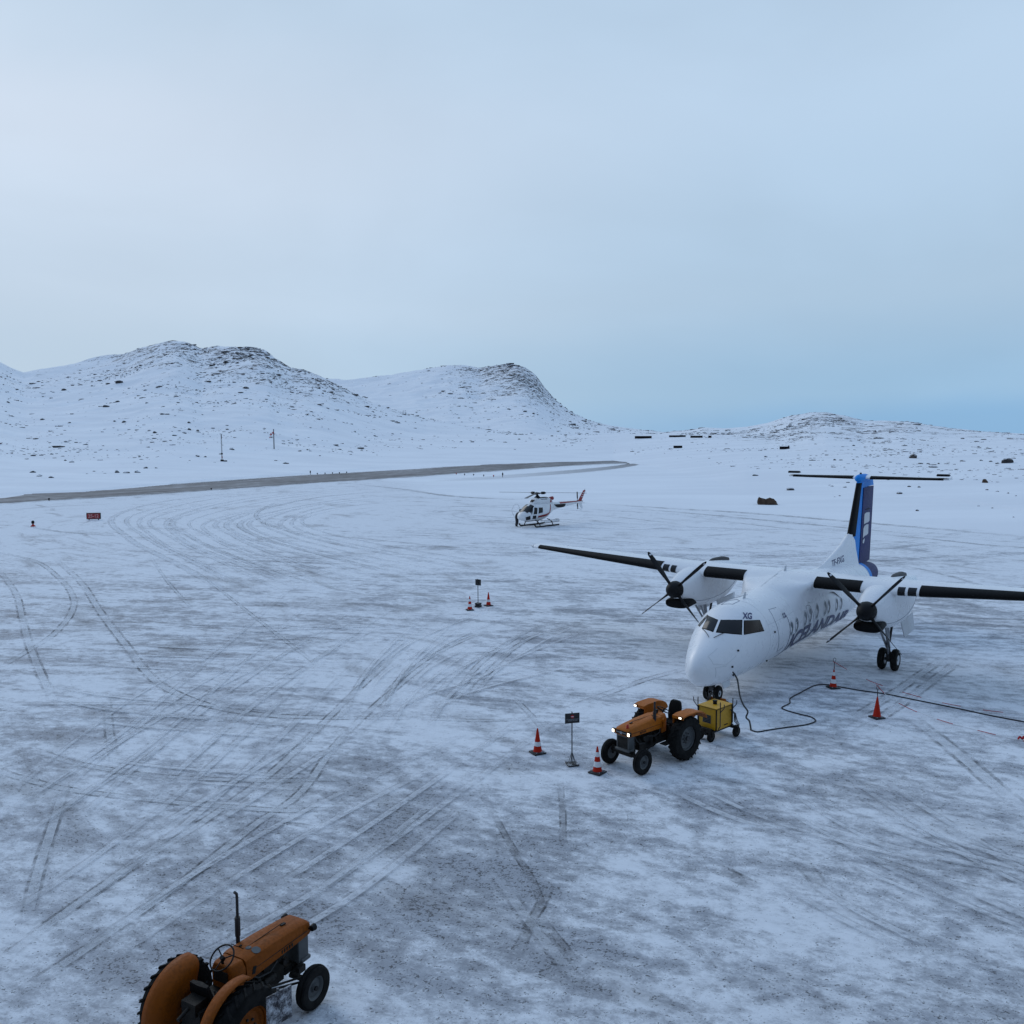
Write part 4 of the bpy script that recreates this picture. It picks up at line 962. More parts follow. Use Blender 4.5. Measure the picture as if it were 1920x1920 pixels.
# pale emblem on the rudder: three stacked leaf-shaped strokes
def rside(p):      # rudder flank height at a point
    a = np.interp(p[2], *zip(*HNG)) - .85; hw = np.interp(p[2], [3, 7], [.21, .165]); f = np.clip((p[0] - a - .25), 0, None)
    return np.interp(f, [0, .95, 1.95], [hw * 1.02, hw * .66, .012]) + .012
for poly in ([(1621, 964), (1624, 961), (1630, 960), (1631, 961), (1630.5, 976), (1628, 979), (1623, 981), (1620, 983), (1620.5, 971)],
             [(1619, 991), (1621, 986), (1625, 983), (1628.5, 983), (1628, 1000), (1625, 1003), (1621, 1005), (1618, 1009)],
             [(1618, 1013), (1621, 1009), (1621, 1014), (1619.5, 1019), (1617.5, 1018)]):
    P3 = []
    for q in poly:
        v_ = .14
        for _ in range(4): p = onplane(*q, 'v', v_); v_ = rside(p)
        P3.append((p[0], -v_, p[2]))
    c0 = np.mean(P3, 0); o = MB(); b = o.addv(P3 + [c0])
    for i in range(len(P3)): o.face((i, (i + 1) % len(P3), len(P3)))
    o.build('emblem', M['letterwhite'], rud)
# boot on the fin's leading edge
rings = []
for z_ in np.linspace(4.42, 7.02, 10):
    a = np.interp(z_, *zip(*FLE)); c = np.interp(z_, [3.2, 7.25], [20.5, 20.9]) - a; t = np.interp(z_, [3, 7.4], [.13, .12]) * c
    xs = np.array([.19, .12, .06, .02, .004, 0, .004, .02, .06, .12, .19]); y = 5 * (.2969 * np.sqrt(xs) - .126 * xs - .3516 * xs ** 2 + .2843 * xs ** 3) * t + .010
    sg = np.array([1] * 5 + [0] + [-1] * 5); rings.append([(a + x_ * c - .012, y_ * s_, z_) for x_, y_, s_ in zip(xs, y, sg)])
MB().rings(rings, (False, False), closed=False).build('fin_deicing_boot', M['boot'], fin, 60)
# dorsal fillet
DOR = ((12.6, 3.34, .06), (14.0, 3.52, .13), (15.6, 3.90, .20), (16.6, 4.16, .23), (17.62, 4.58, .24), (18.15, 4.58, .25))
rings = []
for u_, zt, w_ in DOR:
    rings.append([(u_, -w_ * 1.7, 2.9), (u_, -w_, 2.9 + (zt - 2.9) * .5), (u_, -w_ * .55, zt - .06), (u_, 0, zt), (u_, w_ * .55, zt - .06), (u_, w_, 2.9 + (zt - 2.9) * .5), (u_, w_ * 1.7, 2.9)])
MB().rings(rings, (True, True)).build('dorsal_fin', M['white'], plane, 60)
def regp(s, t):
    u = 14.75 + 1.55 * s + .06 * t; z_ = 3.30 + .09 * s + .30 * t; zt = np.interp(u, [d[0] for d in DOR], [d[1] for d in DOR]); w_ = np.interp(u, [d[0] for d in DOR], [d[2] for d in DOR])
    return (u, -(np.interp((z_ - 2.9) / (zt - 2.9), [0, .5, .93], [1.7 * w_, w_, .55 * w_]) + .012), z_)
r0 = onplane(1554, 1056, 'v', .15); r1 = onplane(1574, 1048, 'v', .15)
lettering('lettering', 'TF-FXG', regp, M['navy'], plane, .015, .1)
print('reg', r0, r1)
# tailplane ---------------------------------------------------------
TST = [(-3.95, 20.10, .95, 7.22, .11), (0, 19.45, 1.65, 7.22, .12), (3.95, 20.10, .95, 7.22, .11)]
def tst(v): return [np.interp(v, [w[0] for w in TST], [w[k] for w in TST]) for k in (1, 2, 3, 4)]
def tring(v): le, c, z, tc = tst(v); return [(le + x, -v, z + q) for x, q in foil(c, tc)]
tp_ = MB().rings([tring(v) for v in np.linspace(-3.95, 3.95, 17)]).build('tailplane', M['white'], plane, 40)
for sg in (-1, 1):
    bootmesh(sg * .42, sg * 3.72, .14, .14, .010, 12, st=tst).build('tailplane_deicing_boot', M['boot'], tp_)
    le, c, z, tc = tst(sg * 3.7)
    MB().rings([[(19.98 + x * .55, -sg * v, 7.42 + q * .9) for x, q in foil(.9, .14)] for v in (3.42, 3.96)]).build('elevator_horn', M['boot'], tp_, 60)
MB().lathe([(.01, 0), (.12, .08), (.19, .3), (.22, .8), (.2, 1.4), (.12, 1.9), (.02, 2.2)], (18.75, 0, 7.24), (1, 0, 0), 20).build('fin_bullet', M['blue'], fin, 60)
MB().cyl((19.4, 0, 7.4), (19.4, 0, 7.52), .05, n=10).build('beacon', M['black'], fin)

ck = G(1346, 1314); t = thing('wheel_chock', 'orange wheel chock in front of the aircraft nose wheels', 'chock', (ck[0], ck[1], 0), PI / 2 - YAW)
MB().prism([(-.11, -.30, .004), (.11, -.30, .004), (0, -.30, .13)], (0, .60, 0)).build('wedge', M['orange'], t, bevel=.01); MB().cyl((0, -.30, .06), (0, -.42, .02), .012, n=6).build('pull_cord', M['rope'], t)
# ------------------------------------------------------------------ tractors (x forward, y left, origin under the rear axle)
def rear_tyre(yc, R=.66, w=.30):
    mb = MB().lathe([(.36, -.13), (.46, -.150), (.58, -.150), (.61, -.13), (.625, -.08), (.632, 0), (.625, .08), (.61, .13), (.58, .150), (.46, .150), (.36, .13), (.36, -.13)], (0, yc, R), (0, 1, 0), 48, caps=(False, False))
    for k in range(22):           # chevron lugs
        for sd, ph in ((-1, 0), (1, .5)):
            a = (k + ph) / 22 * 2 * PI; pts = []
            for (ya, da, r_) in ((.005, .0, .628), (.150, -.17, .600)):
                for dd, rr in ((-.045, r_), (-.03, r_ + .042), (.03, r_ + .042), (.045, r_)):
                    t = a + da + dd; pts.append((math.sin(t) * rr, yc + sd * ya, R + math.cos(t) * rr))
            b = mb.addv(pts)
            for f in ((0, 1, 2, 3), (4, 5, 6, 7), (0, 1, 5, 4), (1, 2, 6, 5), (2, 3, 7, 6)): mb.face([b + i for i in f])
    return mb
def tractor(label, loc, rz, kind):
    t = thing('tractor', label, 'tractor', loc, rz)
    OR = M['orange'] if kind == 'A' else M['orange_dull']
    for sd in (-1, 1):
        wy = sd * (.72 if kind == 'A' else .76)
        wh = rear_tyre(wy).build('rear_wheel', M['rubber'], t, 35)
        MB().lathe([(.36, -.115), (.375, -.10), (.34, -.07), (.335, .02), (.345, .07), (.375, .10), (.36, .115)], (0, wy, .66), (0, 1, 0), 36, caps=(False, False)).lathe([(.02, sd * .07), (.10, sd * .07), (.12, sd * .03), (.26, sd * .015), (.30, sd * .05), (.335, sd * .045), (.335, sd * -.03), (.02, sd * -.03)], (0, wy, .66), (0, 1, 0), 36).build('rim', M['rimgrey'] if kind == 'A' else OR, wh, 40)
        hb = MB().cyl((0, wy + sd * .03, .66), (0, wy + sd * .12, .66), .075, n=16)
        for q in range(8): hb.cyl((.15 * math.cos(q * PI / 4), wy + sd * .02, .66 + .15 * math.sin(q * PI / 4)), (.15 * math.cos(q * PI / 4), wy + sd * .055, .66 + .15 * math.sin(q * PI / 4)), .02, n=6)
        hb.build('hub', M['darksteel'], wh)
        fx = 1.83 if kind == 'A' else 1.62; fy = sd * (.60 if kind == 'A' else .65)
        prof = [(.20, -.075), (.27, -.092), (.325, -.088), (.348, -.07), (.350, -.052), (.338, -.045), (.338, -.036), (.362, -.028), (.366, -.010), (.366, .010), (.362, .028), (.338, .036), (.338, .045), (.350, .052), (.348, .07), (.325, .088), (.27, .092), (.20, .075)]
        fw = MB().ring_tyre(prof, (fx, fy, .366), (0, 1, 0), 40).build('front_wheel', M['rubber'], t, 30)
        MB().lathe([(.02, sd * .055), (.06, sd * .06), (.08, sd * .02), (.155, sd * .01), (.175, sd * .045), (.205, sd * .06), (.205, -sd * .07), (.02, -sd * .06)], (fx, fy, .366), (0, 1, 0), 32).build('rim', M['rimgrey'], fw, 40)
        MB().cyl((fx, fy + sd * .03, .366), (fx, fy + sd * .085, .366), .04, n=12).build('hub', M['black'], fw)
        # stub axle, tie rod
        MB().cyl((fx, sd * .15, .44), (fx, fy - sd * .07, .46), .05, n=10).cyl((fx, fy - sd * .11, .34), (fx, fy - sd * .11, .60), .035, n=10).cyl((fx - .12, fy - sd * .12, .5), (.75, sd * .24, .62), .020, n=8).build('front_axle_arm', M['iron'], t)
        MB().cyl((0, sd * .2, .66), (0, sd * .62, .66), .11, .085, 16).build('axle_housing', M['iron'], t)
    eng = MB().box((-.12, 0, .70), (.52, .40, .50)).box((.45, 0, .68), (.70, .30, .40)).box((1.08, 0, .74), (.72, .34, .54)).cyl((.78, 0, .68), (.84, 0, .68), .29, n=20)
    eng.box((1.15, .21, .80), (.30, .10, .18)).cyl((1.0, .24, .62), (1.0, .24, .86), .055, n=12).cyl((.9, -.24, .72), (1.15, -.24, .72), .06, n=12).box((1.12, -.2, .92), (.4, .08, .08)).box((1.05, 0, .46), (.6, .24, .06))
    for k in range(5): eng.tube([(.85 + k * .12, .18, .95), (.85 + k * .12, .25, .86), (1.05, .25, .82)], .009, 5)
    eng.cyl((1.35, .2, .85), (1.35, .3, .85), .07, n=12).cyl((1.35, -.2, .85), (1.35, -.3, .85), .05, n=12)
    eng.build('engine', M['iron'], t, 30, bevel=.015)
    MB().cyl((1.58, -.12, .70), (1.58, .12, .70), .06).box((1.80, 0, .46), (.18, .5, .12)).box((1.68, 0, .52), (.3, .22, .14)).build('front_axle', M['iron'], t, bevel=.01)
    # radiator with grey cowl
    MB().box((1.86, 0, .81), (.26, .47, .44)).box((1.90, 0, .60), (.24, .52, .07)).build('radiator_cowl', M['grey'], t, bevel=.02)
    MB().box((1.994, 0, .82), (.012, .36, .32)).build('radiator_core', M['iron'], t)
    # bonnet: rounded shoulders, tapering a little to the nose
    rg = []
    for x_, hw, zt, zb in ((.52, .275, 1.335, .98), (.60, .29, 1.345, .98), (1.2, .285, 1.325, 1.0), (1.75, .27, 1.285, 1.01), (1.98, .262, 1.255, 1.02), (2.035, .25, 1.215, 1.04), (2.05, .235, 1.18, 1.06)):
        rg.append([(x_, hw, zb), (x_, hw, zb + (zt - zb) * .42), (x_, hw * .985, zb + (zt - zb) * .45), (x_, hw * .97, zt - .10), (x_, hw * .90, zt - .035), (x_, hw * .72, zt - .006), (x_, hw * .35, zt), (x_, -hw * .35, zt), (x_, -hw * .72, zt - .006), (x_, -hw * .90, zt - .035), (x_, -hw * .97, zt - .10), (x_, -hw * .985, zb + (zt - zb) * .45), (x_, -hw, zb + (zt - zb) * .42), (x_, -hw, zb)])
    bon = MB().rings(rg).build('bonnet', OR, t, 32)
    MB().box((1.15, .0, 1.334), (.9, .006, .012)).box((.72, .14, 1.345), (.006, .28, .010)).build('bonnet_seam', M['black'], bon)
    MB().box((1.62, .0, 1.305), (.10, .05, .02)).box((.75, .1, 1.348), (.05, .03, .02)).build('bonnet_catch', M['black'], bon)
    for sd in (-1, 1):       # pressed creases and louvres along the bonnet flanks
        MB().box((1.25, sd * .2875, 1.118), (1.3, .006, .010)).build('bonnet_crease', M['iron'], bon)
        for k in range(5): MB().box((1.30 + k * .06, sd * .284, 1.06), (.026, .008, .055)).build('louvre', M['iron'], bon)
    if kind == 'B':
        MB().box((.66, -.292, 1.10), (.07, .008, .12), (0, .3, 0)).build('torn_vent', M['black'], bon)
        MB().lathe([(.002, .003), (.075, .003), (.075, 0)], (.80, -.20, 1.338), (0, -.32, 1), 16).build('worn_badge', M['grey'], bon)
        MB().tube([(.62, -.25, 1.0), (.75, -.30, .92), (1.0, -.30, .88), (1.2, -.26, .95)], .014, 6).build('hose', M['rope'], t)
    else:
        MB().tube([(.60, .27, 1.0), (.72, .33, .9), (.95, .33, .84), (1.25, .27, .9)], .016, 6).build('hose', M['rope'], t)
        MB().tube([(1.7, .2, .98), (1.72, .27, .9), (1.6, .3, .75), (1.3, .26, .7)], .018, 6).build('hose', M['rope'], t)
    # grille set into the nose
    MB().box((2.046, 0, 1.125), (.02, .40, .115)).build('grille', M['iron'], bon, bevel=.004)
    MB().box((2.06, 0, 1.13), (.012, .38, .014)).box((2.06, 0, 1.12), (.014, .07, .07)).build('grille_trim', M['steel'], bon)
    # dash, tank shroud, steering
    ds = MB(); ds.rings([[(x_, .26 * k, .80 + .1 * (1 - k)), (x_, .27 * k, 1.22), (x_, .20 * k, 1.33), (x_, -.20 * k, 1.33), (x_, -.27 * k, 1.22), (x_, -.26 * k, .80 + .1 * (1 - k))] for x_, k in ((.24, .78), (.30, .93), (.51, 1.0))])
    ds.build('dash_cowl', OR, t, 35, bevel=.02)
    MB().box((.235, 0, 1.14), (.02, .30, .18)).cyl((.232, .08, 1.16), (.222, .08, 1.16), .045).cyl((.232, -.07, 1.17), (.222, -.07, 1.17), .035).build('instrument_panel', M['iron'], t)
    MB().box((.42, 0, .86), (.34, .44, .30)).build('gearbox_cover', M['iron'], t, bevel=.02)
    wc = np.array([.10, 0, 1.36]) if kind == 'A' else np.array([.27, 0, 1.43]); wd = np.array([-.62, 0, .78]); u_, v_, w_ = basis(wd); sw = MB()
    sw.tube([wc + .205 * (math.cos(a) * u_ + math.sin(a) * v_) for a in np.linspace(0, 2 * PI, 33)], .014, 8)
    for a in (0.5, 0.5 + 2.09, 0.5 + 4.19): sw.cyl(wc - w_ * .03, wc + .2 * (math.cos(a) * u_ + math.sin(a) * v_), .011, n=6)
    sw.cyl(wc - w_ * .05, wc + w_ * .02, .035)
    sw.build('steering_wheel', M['black'], t); MB().cyl(wc, (.30, 0, 1.12), .022).build('steering_column', M['black'], t)
    for (a, b) in (((.30, -.16, .8), (.18, -.20, 1.12)), ((.1, .12, .85), (.06, .13, 1.1)), ((.05, -.1, .85), (.0, -.11, 1.05))):
        m_ = MB().cyl(a, b, .009, n=6).lathe([(.004, -.02), (.02, 0), (.004, .02)], b, n=10); m_.build('lever', M['black'], t)
    # seat
    if kind == 'A':
        rg = [[(-.50 + .10 * q, y_ * w, .98 + z_) for y_, z_ in ((-1, 0), (1, 0))] for q, w in ()]
        MB().box((-.14, 0, .93), (.42, .44, .11)).build('seat_cushion', M['boot'], t, bevel=.04)
        bk = MB(); bk.rings([[(-.40 - .10 * f + dx, sy * w, .95 + .58 * f) for dx, sy in ((-.035, -1), (.035, -.96), (.055, 0), (.035, .96), (-.035, 1), (-.05, 0))] for f, w in ((0, .20), (.25, .23), (.7, .22), (.93, .18), (1.0, .13))])
        bk.build('seat_back', M['boot'], t, 60)
    else:
        rg = [[(-.05 + .26 * k * math.cos(a), .24 * k * math.sin(a), .86 + h_ + .05 * math.cos(a) * -1 * k) for a in np.linspace(0, 2 * PI, 24, endpoint=False)] for k, h_ in ((.5, -.05), (.95, 0), (1, .03), (.85, .035), (.3, .0))]
        MB().box((.12, 0, .90), (.42, .44, .08)).build('seat_cushion', M['boot'], t, bevel=.03)
        bk = MB(); bk.rings([[(-.12 - .07 * f + dx, sy * w, .92 + .34 * f) for dx, sy in ((-.03, -1), (.03, -.96), (.055, 0), (.03, .96), (-.03, 1), (-.05, 0))] for f, w in ((0, .21), (.5, .23), (1.0, .18))])
        bk.build('seat_back', M['boot'], t, 60)
    MB().box((-.1, 0, .83), (.1, .1, .14)).cyl((-.12, .1, .62), (-.1, .06, .86), .02).cyl((-.12, -.1, .62), (-.1, -.06, .86), .02).build('seat_post', M['iron'], t)
    # mudguards
    for sd in (-1, 1):
        if kind == 'A':
            fd = MB(); y0, y1 = sd * .53, sd * .93
            path = [(-.80, 1.16), (-.72, 1.29), (-.56, 1.38), (-.30, 1.435), (.20, 1.43), (.36, 1.40)]
            top = [[(x_, y0, z_), (x_, y1, z_), (x_, y1, z_ - .045), (x_, y0, z_ - .045)] for x_, z_ in path]
            fd.rings(top)
            fd.prism([(x_, y0, z_ - .03) for x_, z_ in path] + [(.36, y0, 1.1), (.30, y0, .72), (.16, y0, .62), (-.02, y0, .80), (-.30, y0, .98), (-.62, y0, 1.06)], (0, sd * .02, 0))
            fd.box((.37, (y0 + y1) / 2, 1.355), (.03, abs(y1 - y0), .09))
            f_ = fd.build('mudguard', OR, t, 35, bevel=.008)
            MB().box((.392, sd * .84, 1.37), (.05, .12, .08)).build('work_lamp_body', M['black'], f_, bevel=.01)
            MB().box((.422, sd * .84, 1.37), (.014, .085, .05)).build('work_lamp', M['lamp2'], f_, bevel=.006)
        else:
            R0 = .73; fd = MB(); rg = []
            for a in np.linspace(math.radians(-16), math.radians(118), 22):
                ring = []
                for q in np.linspace(0, 1, 10):   # from the inner wall over the rounded shoulder to the outer lip
                    if q < .45: y_, r_ = .40, .26 + (R0 - .17 - .26) * (q / .45)
                    else:
                        b = (q - .45) / .55 * PI / 2 * 1.0; y_, r_ = .40 + .30 * (1 - math.cos(b)), R0 - .17 + .17 * math.sin(min(b * 1.35, PI / 2)) 
                    ring.append((-math.sin(a) * r_, sd * y_, .66 + math.cos(a) * r_))
                rg.append(ring)
            fd.rings(rg, closed=False); f_ = fd.build('mudguard', OR, t, 50)
            so_ = f_.modifiers.new('thick', 'SOLIDIFY'); so_.thickness = .012
    for sd in (-1, 1): MB().box((.42, sd * .38, .52), (.42, .22, .03)).build('footplate', M['iron'], t)
    # exhaust
    if kind == 'A':
        MB().cyl((.84, .24, 1.0), (.84, .24, 1.30), .04).cyl((.84, .24, 1.28), (.84, .24, 1.52), .050).cyl((.84, .24, 1.51), (.84, .24, 1.82), .030).build('exhaust', M['darksteel'], t)
        MB().cyl((1.93, .13, 1.25), (1.93, .13, 1.27), .05).lathe([(.042, 0), (.036, .08), (.02, .10), (.003, .105)], (1.93, .13, 1.27), n=18).build('beacon', M['beacon'], t)
        for sd in (-1, 1):
            h = MB().box((2.03, sd * .285, 1.125), (.08, .11, .12)).build('headlight_housing', M['black'], bon, bevel=.012)
            MB().box((2.077, sd * .285, 1.125), (.014, .075, .085)).build('headlight', M['lamp'], bon, bevel=.008)
        MB().tube([(.45, .29, 1.25), (.47, .30, 1.12), (.5, .31, 1.0)], .03, 8).cyl((.5, .27, 1.2), (.5, .33, 1.2), .05).build('air_filter', OR, t)
        MB().box((-.62, 0, .55), (.5, .08, .05)).box((-.45, 0, .6), (.2, .36, .12)).cyl((-.6, .2, .5), (-.1, .25, .6), .02).cyl((-.6, -.2, .5), (-.1, -.25, .6), .02).cyl((-.88, 0, .50), (-.88, 0, .66), .02).build('drawbar', M['iron'], t)
        MB().box((.45, -.02, 1.40), (.09, .10, .10)).build('dash_box', M['black'], t)
    else:
        MB().tube([(.86, .26, .98), (.86, .27, 1.30), (.86, .27, 1.44)], .035, 10).cyl((.86, .27, 1.42), (.865, .27, 1.74), .045).tube([(.865, .27, 1.73), (.87, .27, 2.06), (.865, .27, 2.14), (.82, .27, 2.19)], .024, 10).build('exhaust', M['darksteel'], t)
        h = MB().lathe([(.01, -.07), (.05, -.055), (.062, 0), (.06, .03)], (2.02, -.33, 1.14), (1, 0, 0), 18).cyl((1.98, -.26, 1.12), (1.99, -.31, 1.12), .015).build('headlight', M['black'], t)
        h = MB().lathe([(.01, -.07), (.05, -.055), (.062, 0), (.06, .03)], (2.02, .33, 1.14), (1, 0, 0), 18).cyl((1.98, .26, 1.12), (1.99, .31, 1.12), .015).build('headlight', M['black'], t)
        MB().lathe([(.005, .0), (.035, .01), (.05, 0)], (.78, -.05, 1.345), (0, 0, 1), 20).build('fuel_cap', M['grey'], bon)
        for q in (-.28, .28): MB().cyl((-.55, q, .62), (-.1, q * 1.07, .5), .025).build('lift_arm', M['grey'], t)
        MB().box((-.3, 0, .98), (.24, .30, .20)).cyl((-.38, 0, 1.0), (-.62, 0, .92), .03).build('hydraulic_cover', M['iron'], t)
        MB().tube([(.45, -.30, .80), (.95, -.27, .62), (1.55, -.45, .52), (1.75, -.5, .5)], .018, 6).build('drag_link', M['iron'], t)
    return t
hdA = math.radians(-137.5)
tractor('old orange tractor with lit headlights and flat mudguards towing the yellow ground power cart', (4.60, 26.20, 0), hdA, 'A')
tractor('dull orange old tractor with rounded mudguards and bare steering wheel in the near left corner', (-4.78, 13.22, 0), math.radians(60.8), 'B')

# ------------------------------------------------------------------ yellow ground power cart
ct = thing('ground_power_cart', 'yellow ground power cart on four small wheels behind the orange tractor', 'power cart', (6.42, 27.62, 0), hdA)
cb = MB().box((0, 0, .70), (.84, .66, .68)).build('cabinet', M['yellow'], ct, bevel=.015)
MB().box((0, 0, 1.055), (.88, .70, .03)).build('lid', M['yellow'], ct, bevel=.01)
for x_ in (-.42, .42):
    for y_ in (-.33, .33): MB().box((x_, y_, .70), (.03, .03, .69)).build('corner_trim', M['black'], cb)
for y_ in (-.345, .345): MB().box((0, y_, 1.035), (.86, .016, .014)).build('lid_gap', M['black'], cb)
MB().box((.428, 0, 1.035), (.016, .68, .014)).build('lid_gap', M['black'], cb)
MB().box((.424, -.02, .68), (.012, .30, .26)).build('vent_panel', M['grey'], cb)
for k in range(5): MB().box((.432, -.02, .58 + k * .05), (.012, .26, .016)).build('louvre', M['black'], cb)
MB().box((-.1, .334, .46), (.2, .01, .03)).build('nameplate', M['black'], cb)
MB().cyl((.02, 0, 1.07), (.02, 0, 1.17), .065).cyl((.02, 0, 1.16), (.02, 0, 1.19), .075).build('filler_cap', M['black'], ct)
MB().box((0, 0, .33), (1.15, .60, .06)).box((.55, 0, .36), (.10, .5, .14)).box((-.5, 0, .30), (.12, .86, .08)).cyl((.6, 0, .34), (1.35, 0, .48), .03).box((.5, .0, .26), (.16, .16, .14)).build('chassis', M['iron'], ct, bevel=.01)
for x_, y_ in ((.50, .20), (.50, -.20), (-.50, .46), (-.50, -.46)):
    w_ = MB().ring_tyre([(.08, -.05), (.14, -.055), (.165, -.04), (.17, 0), (.165, .04), (.14, .055), (.08, .05)], (x_, y_, .17), (0, 1, 0), 24).build('wheel', M['rubber'], ct, 40)
    MB().lathe([(.01, -.045), (.08, -.052), (.08, .052), (.01, .045)], (x_, y_, .17), (0, 1, 0), 16).build('rim', M['iron'], w_)
    MB().box((x_, y_ + (.07 if y_ > 0 else -.07), .24), (.06, .02, .20)).box((x_, y_, .345), (.14, .14, .03)).build('fork', M['iron'], ct)
for y_ in (-.42, .42):
    for x_ in (.34, -.34):
        MB().tube([(x_, y_ * .85, .40), (x_, y_, .5), (x_, y_, 1.28)], .016, 7).tube([(x_, y_, .95), (x_ + .02, y_ * 1.35, 1.12), (x_ + .02, y_ * 1.38, 1.25)], .014, 7).build('cable_hook', M['darksteel'], ct)
for k, a in enumerate((0, .6, 1.1)): MB().tube([(-.36 + .16 * math.cos(q), -.44 + .03 * k, 1.05 + .16 * math.sin(q)) for q in np.linspace(0, 2 * PI, 20)], .012, 6).build('coiled_lead', M['rope'], ct)
for k in range(3): MB().tube([(-.30, .36, .9), (-.42 - .03 * k, .43, .75), (-.44 - .05 * k, .42 + .02 * k, .5), (-.6 - .05 * k, .44, .35), (-.46, .42, .3)], .016, 6).build('lead', M['rope'], ct)

# ------------------------------------------------------------------ cables on the ground
def smooth(P_, n=8):
    P_ = [np.array(p, float) for p in P_]; out = []
    for i in range(len(P_) - 1):
        p = [P_[max(0, min(len(P_) - 1, i + j))] for j in (-1, 0, 1, 2)]
        for f in np.linspace(0, 1, n, endpoint=False):
            out.append(.5 * (2 * p[1] + (p[2] - p[0]) * f + (2 * p[0] - 5 * p[1] + 4 * p[2] - p[3]) * f * f + (3 * p[1] - p[0] - 3 * p[2] + p[3]) * f ** 3))
    return out + [P_[-1]]
cab = [(1407, 1368), (1420, 1372), (1445, 1368), (1480, 1363), (1510, 1359), (1526, 1354), (1529, 1350), (1520, 1344), (1500, 1339), (1475, 1332), (1466, 1327), (1472, 1323), (1481, 1318), (1482, 1309), (1500, 1299), (1528, 1285), (1550, 1283.5), (1570, 1287), (1610, 1294), (1660, 1301), (1720, 1313), (1790, 1327), (1860, 1342), (1935, 1356), (2050, 1378)]
pts = smooth([G(*q, .022) for q in cab], 6)
tag(MB().tube(pts, .022, 8).build('ground_cable', M['rope']), 'long black cable snaking over the snow from the power cart to the right edge', 'cable')
nose = onplane(1374, 1260, 'u', 1.45); nose_w = oA + dA * nose[0] + rA * nose[1] + np.array([0, 0, nose[2]])
base_w = G(1408, 1367, .03)
def along(px, py, t):    # point seen at a pixel, its distance taken between nose and ground end
    d = ray(px, py); D = np.linalg.norm(nose_w - CO) * (1 - t) + np.linalg.norm(base_w - CO) * t; return CO + d * D
hose = [nose_w] + [along(*q) for q in ((1379, 1267, .08), (1383, 1276, .16), (1385, 1290, .3), (1388, 1307, .45), (1394, 1322, .6), (1402, 1334, .7), (1399, 1345, .78), (1405, 1352, .86))] + [base_w]
tag(MB().tube(smooth(hose, 8), .028, 8).build('power_cable', M['rope']), 'thick black power cable hanging from the aircraft nose down beside the yellow cart', 'cable')

# ------------------------------------------------------------------ traffic cones
def cone(px, py, kind, label, rot=.4, h=.76, tilt=0.):
    g = G(px, py); t = thing('traffic_cone', label, 'traffic cone', (g[0], g[1], 0), rot, 'traffic cones on the apron')
    if tilt: t.rotation_euler[1] = tilt
    bs = MB().prism([(-.2, -.2, .006), (.2, -.2, .006), (.2, .2, .006), (-.2, .2, .006)], (0, 0, .045)); bs.box((0, 0, .06), (.32, .32, .02), taper=.9)
    bs.build('base', M['conebase'], t, bevel=.015)
    r = lambda z_: .135 - (.135 - .022) * (z_ - .05) / (h - .05)
    cuts = {'one': [(.05, .24, 'conered'), (.24, .37, 'conewhite'), (.37, h, 'conered')], 'two': [(.05, .20, 'conered'), (.20, .35, 'conewhite'), (.35, .49, 'conered'), (.49, .62, 'conewhite'), (.62, h, 'conered')], 'plain': [(.05, h, 'conered')]}[kind]
    body = MB().lathe([(r(.05) + .02, .05), (r(.08), .08), (r(h), h), (.016, h + .012)], n=28).build('cone_body', M['conered'], t)
    for a, b, m_ in cuts:
        if m_ == 'conewhite': MB().lathe([(r(a) + .004, a), (r(b) + .004, b)], n=28, caps=(False, False)).build('reflective_band', M['conewhite'], body)
    return t
cone(1008, 1412, 'one', 'red cone with one white band left of the near black sign', .5)
cone(1120, 1449, 'two', 'red cone with two white bands between the near black sign and the tractor', .9)
cone(881, 1144, 'two', 'red cone with two white bands left of the farther black sign', .3)
cone(916, 1136, 'one', 'red cone with one white band right of the farther black sign', .7)
c3 = cone(1562, 1290, 'two', 'red and white cone with a rod and loop on top under the aircraft wing', .2, .70, .03)
c4 = cone(1644, 1346, 'plain', 'plain orange cone with a wire loop rod standing on the black cable', .35, .72)
for c_, hh in ((c3, 1.15), (c4, 1.12)):
    MB().cyl((0, 0, .60), (0, 0, hh - .14), .013, n=8).tube([(.055 * math.sin(a), 0, hh - .07 - .075 * math.cos(a)) for a in np.linspace(0, 2 * PI, 20)], .008, 6).build('loop_rod', M['darksteel'], c_)
MB().tube([(.02, .03, .85), (.05, .06, .78), (.03, .07, .62), (.04, .06, .5)], .014, 6).build('hanging_strap', M['sockred'], c3)
# red and white ropes strung from the two rods
def rope(pix, zs, label):
    P_ = [G(px, py, z_) for (px, py), z_ in zip(pix, zs)]; pts = smooth(P_, 10); mb = MB(); Ls = np.cumsum([0] + [np.linalg.norm(b - a) for a, b in zip(pts, pts[1:])])
    for k in range(len(pts) - 1): mb.cyl(pts[k], pts[k + 1], .011, n=6, m=int((Ls[k] % 1.35) < .62))
    return tag(mb.build('barrier_rope', [M['conewhite'], M['sockred']]), label, 'rope', 'barrier ropes strung from the loop rods')
rope([(1562, 1240), (1600, 1262), (1634, 1278), (1665, 1289), (1700, 1300), (1760, 1316), (1830, 1329), (1900, 1337), (2050, 1345)], [1.08, .62, .34, .18, .08, .03, .03, .03, .03], 'red and white rope running right from the banded loop rod cone, lying behind the cable')
rope([(1643, 1284), (1665, 1306), (1690, 1321), (1720, 1335), (1775, 1354), (1840, 1371), (1918, 1389), (2060, 1412)], [1.06, .52, .24, .08, .03, .03, .03, .03], 'red and white rope running right from the plain orange cone, nearest the camera')
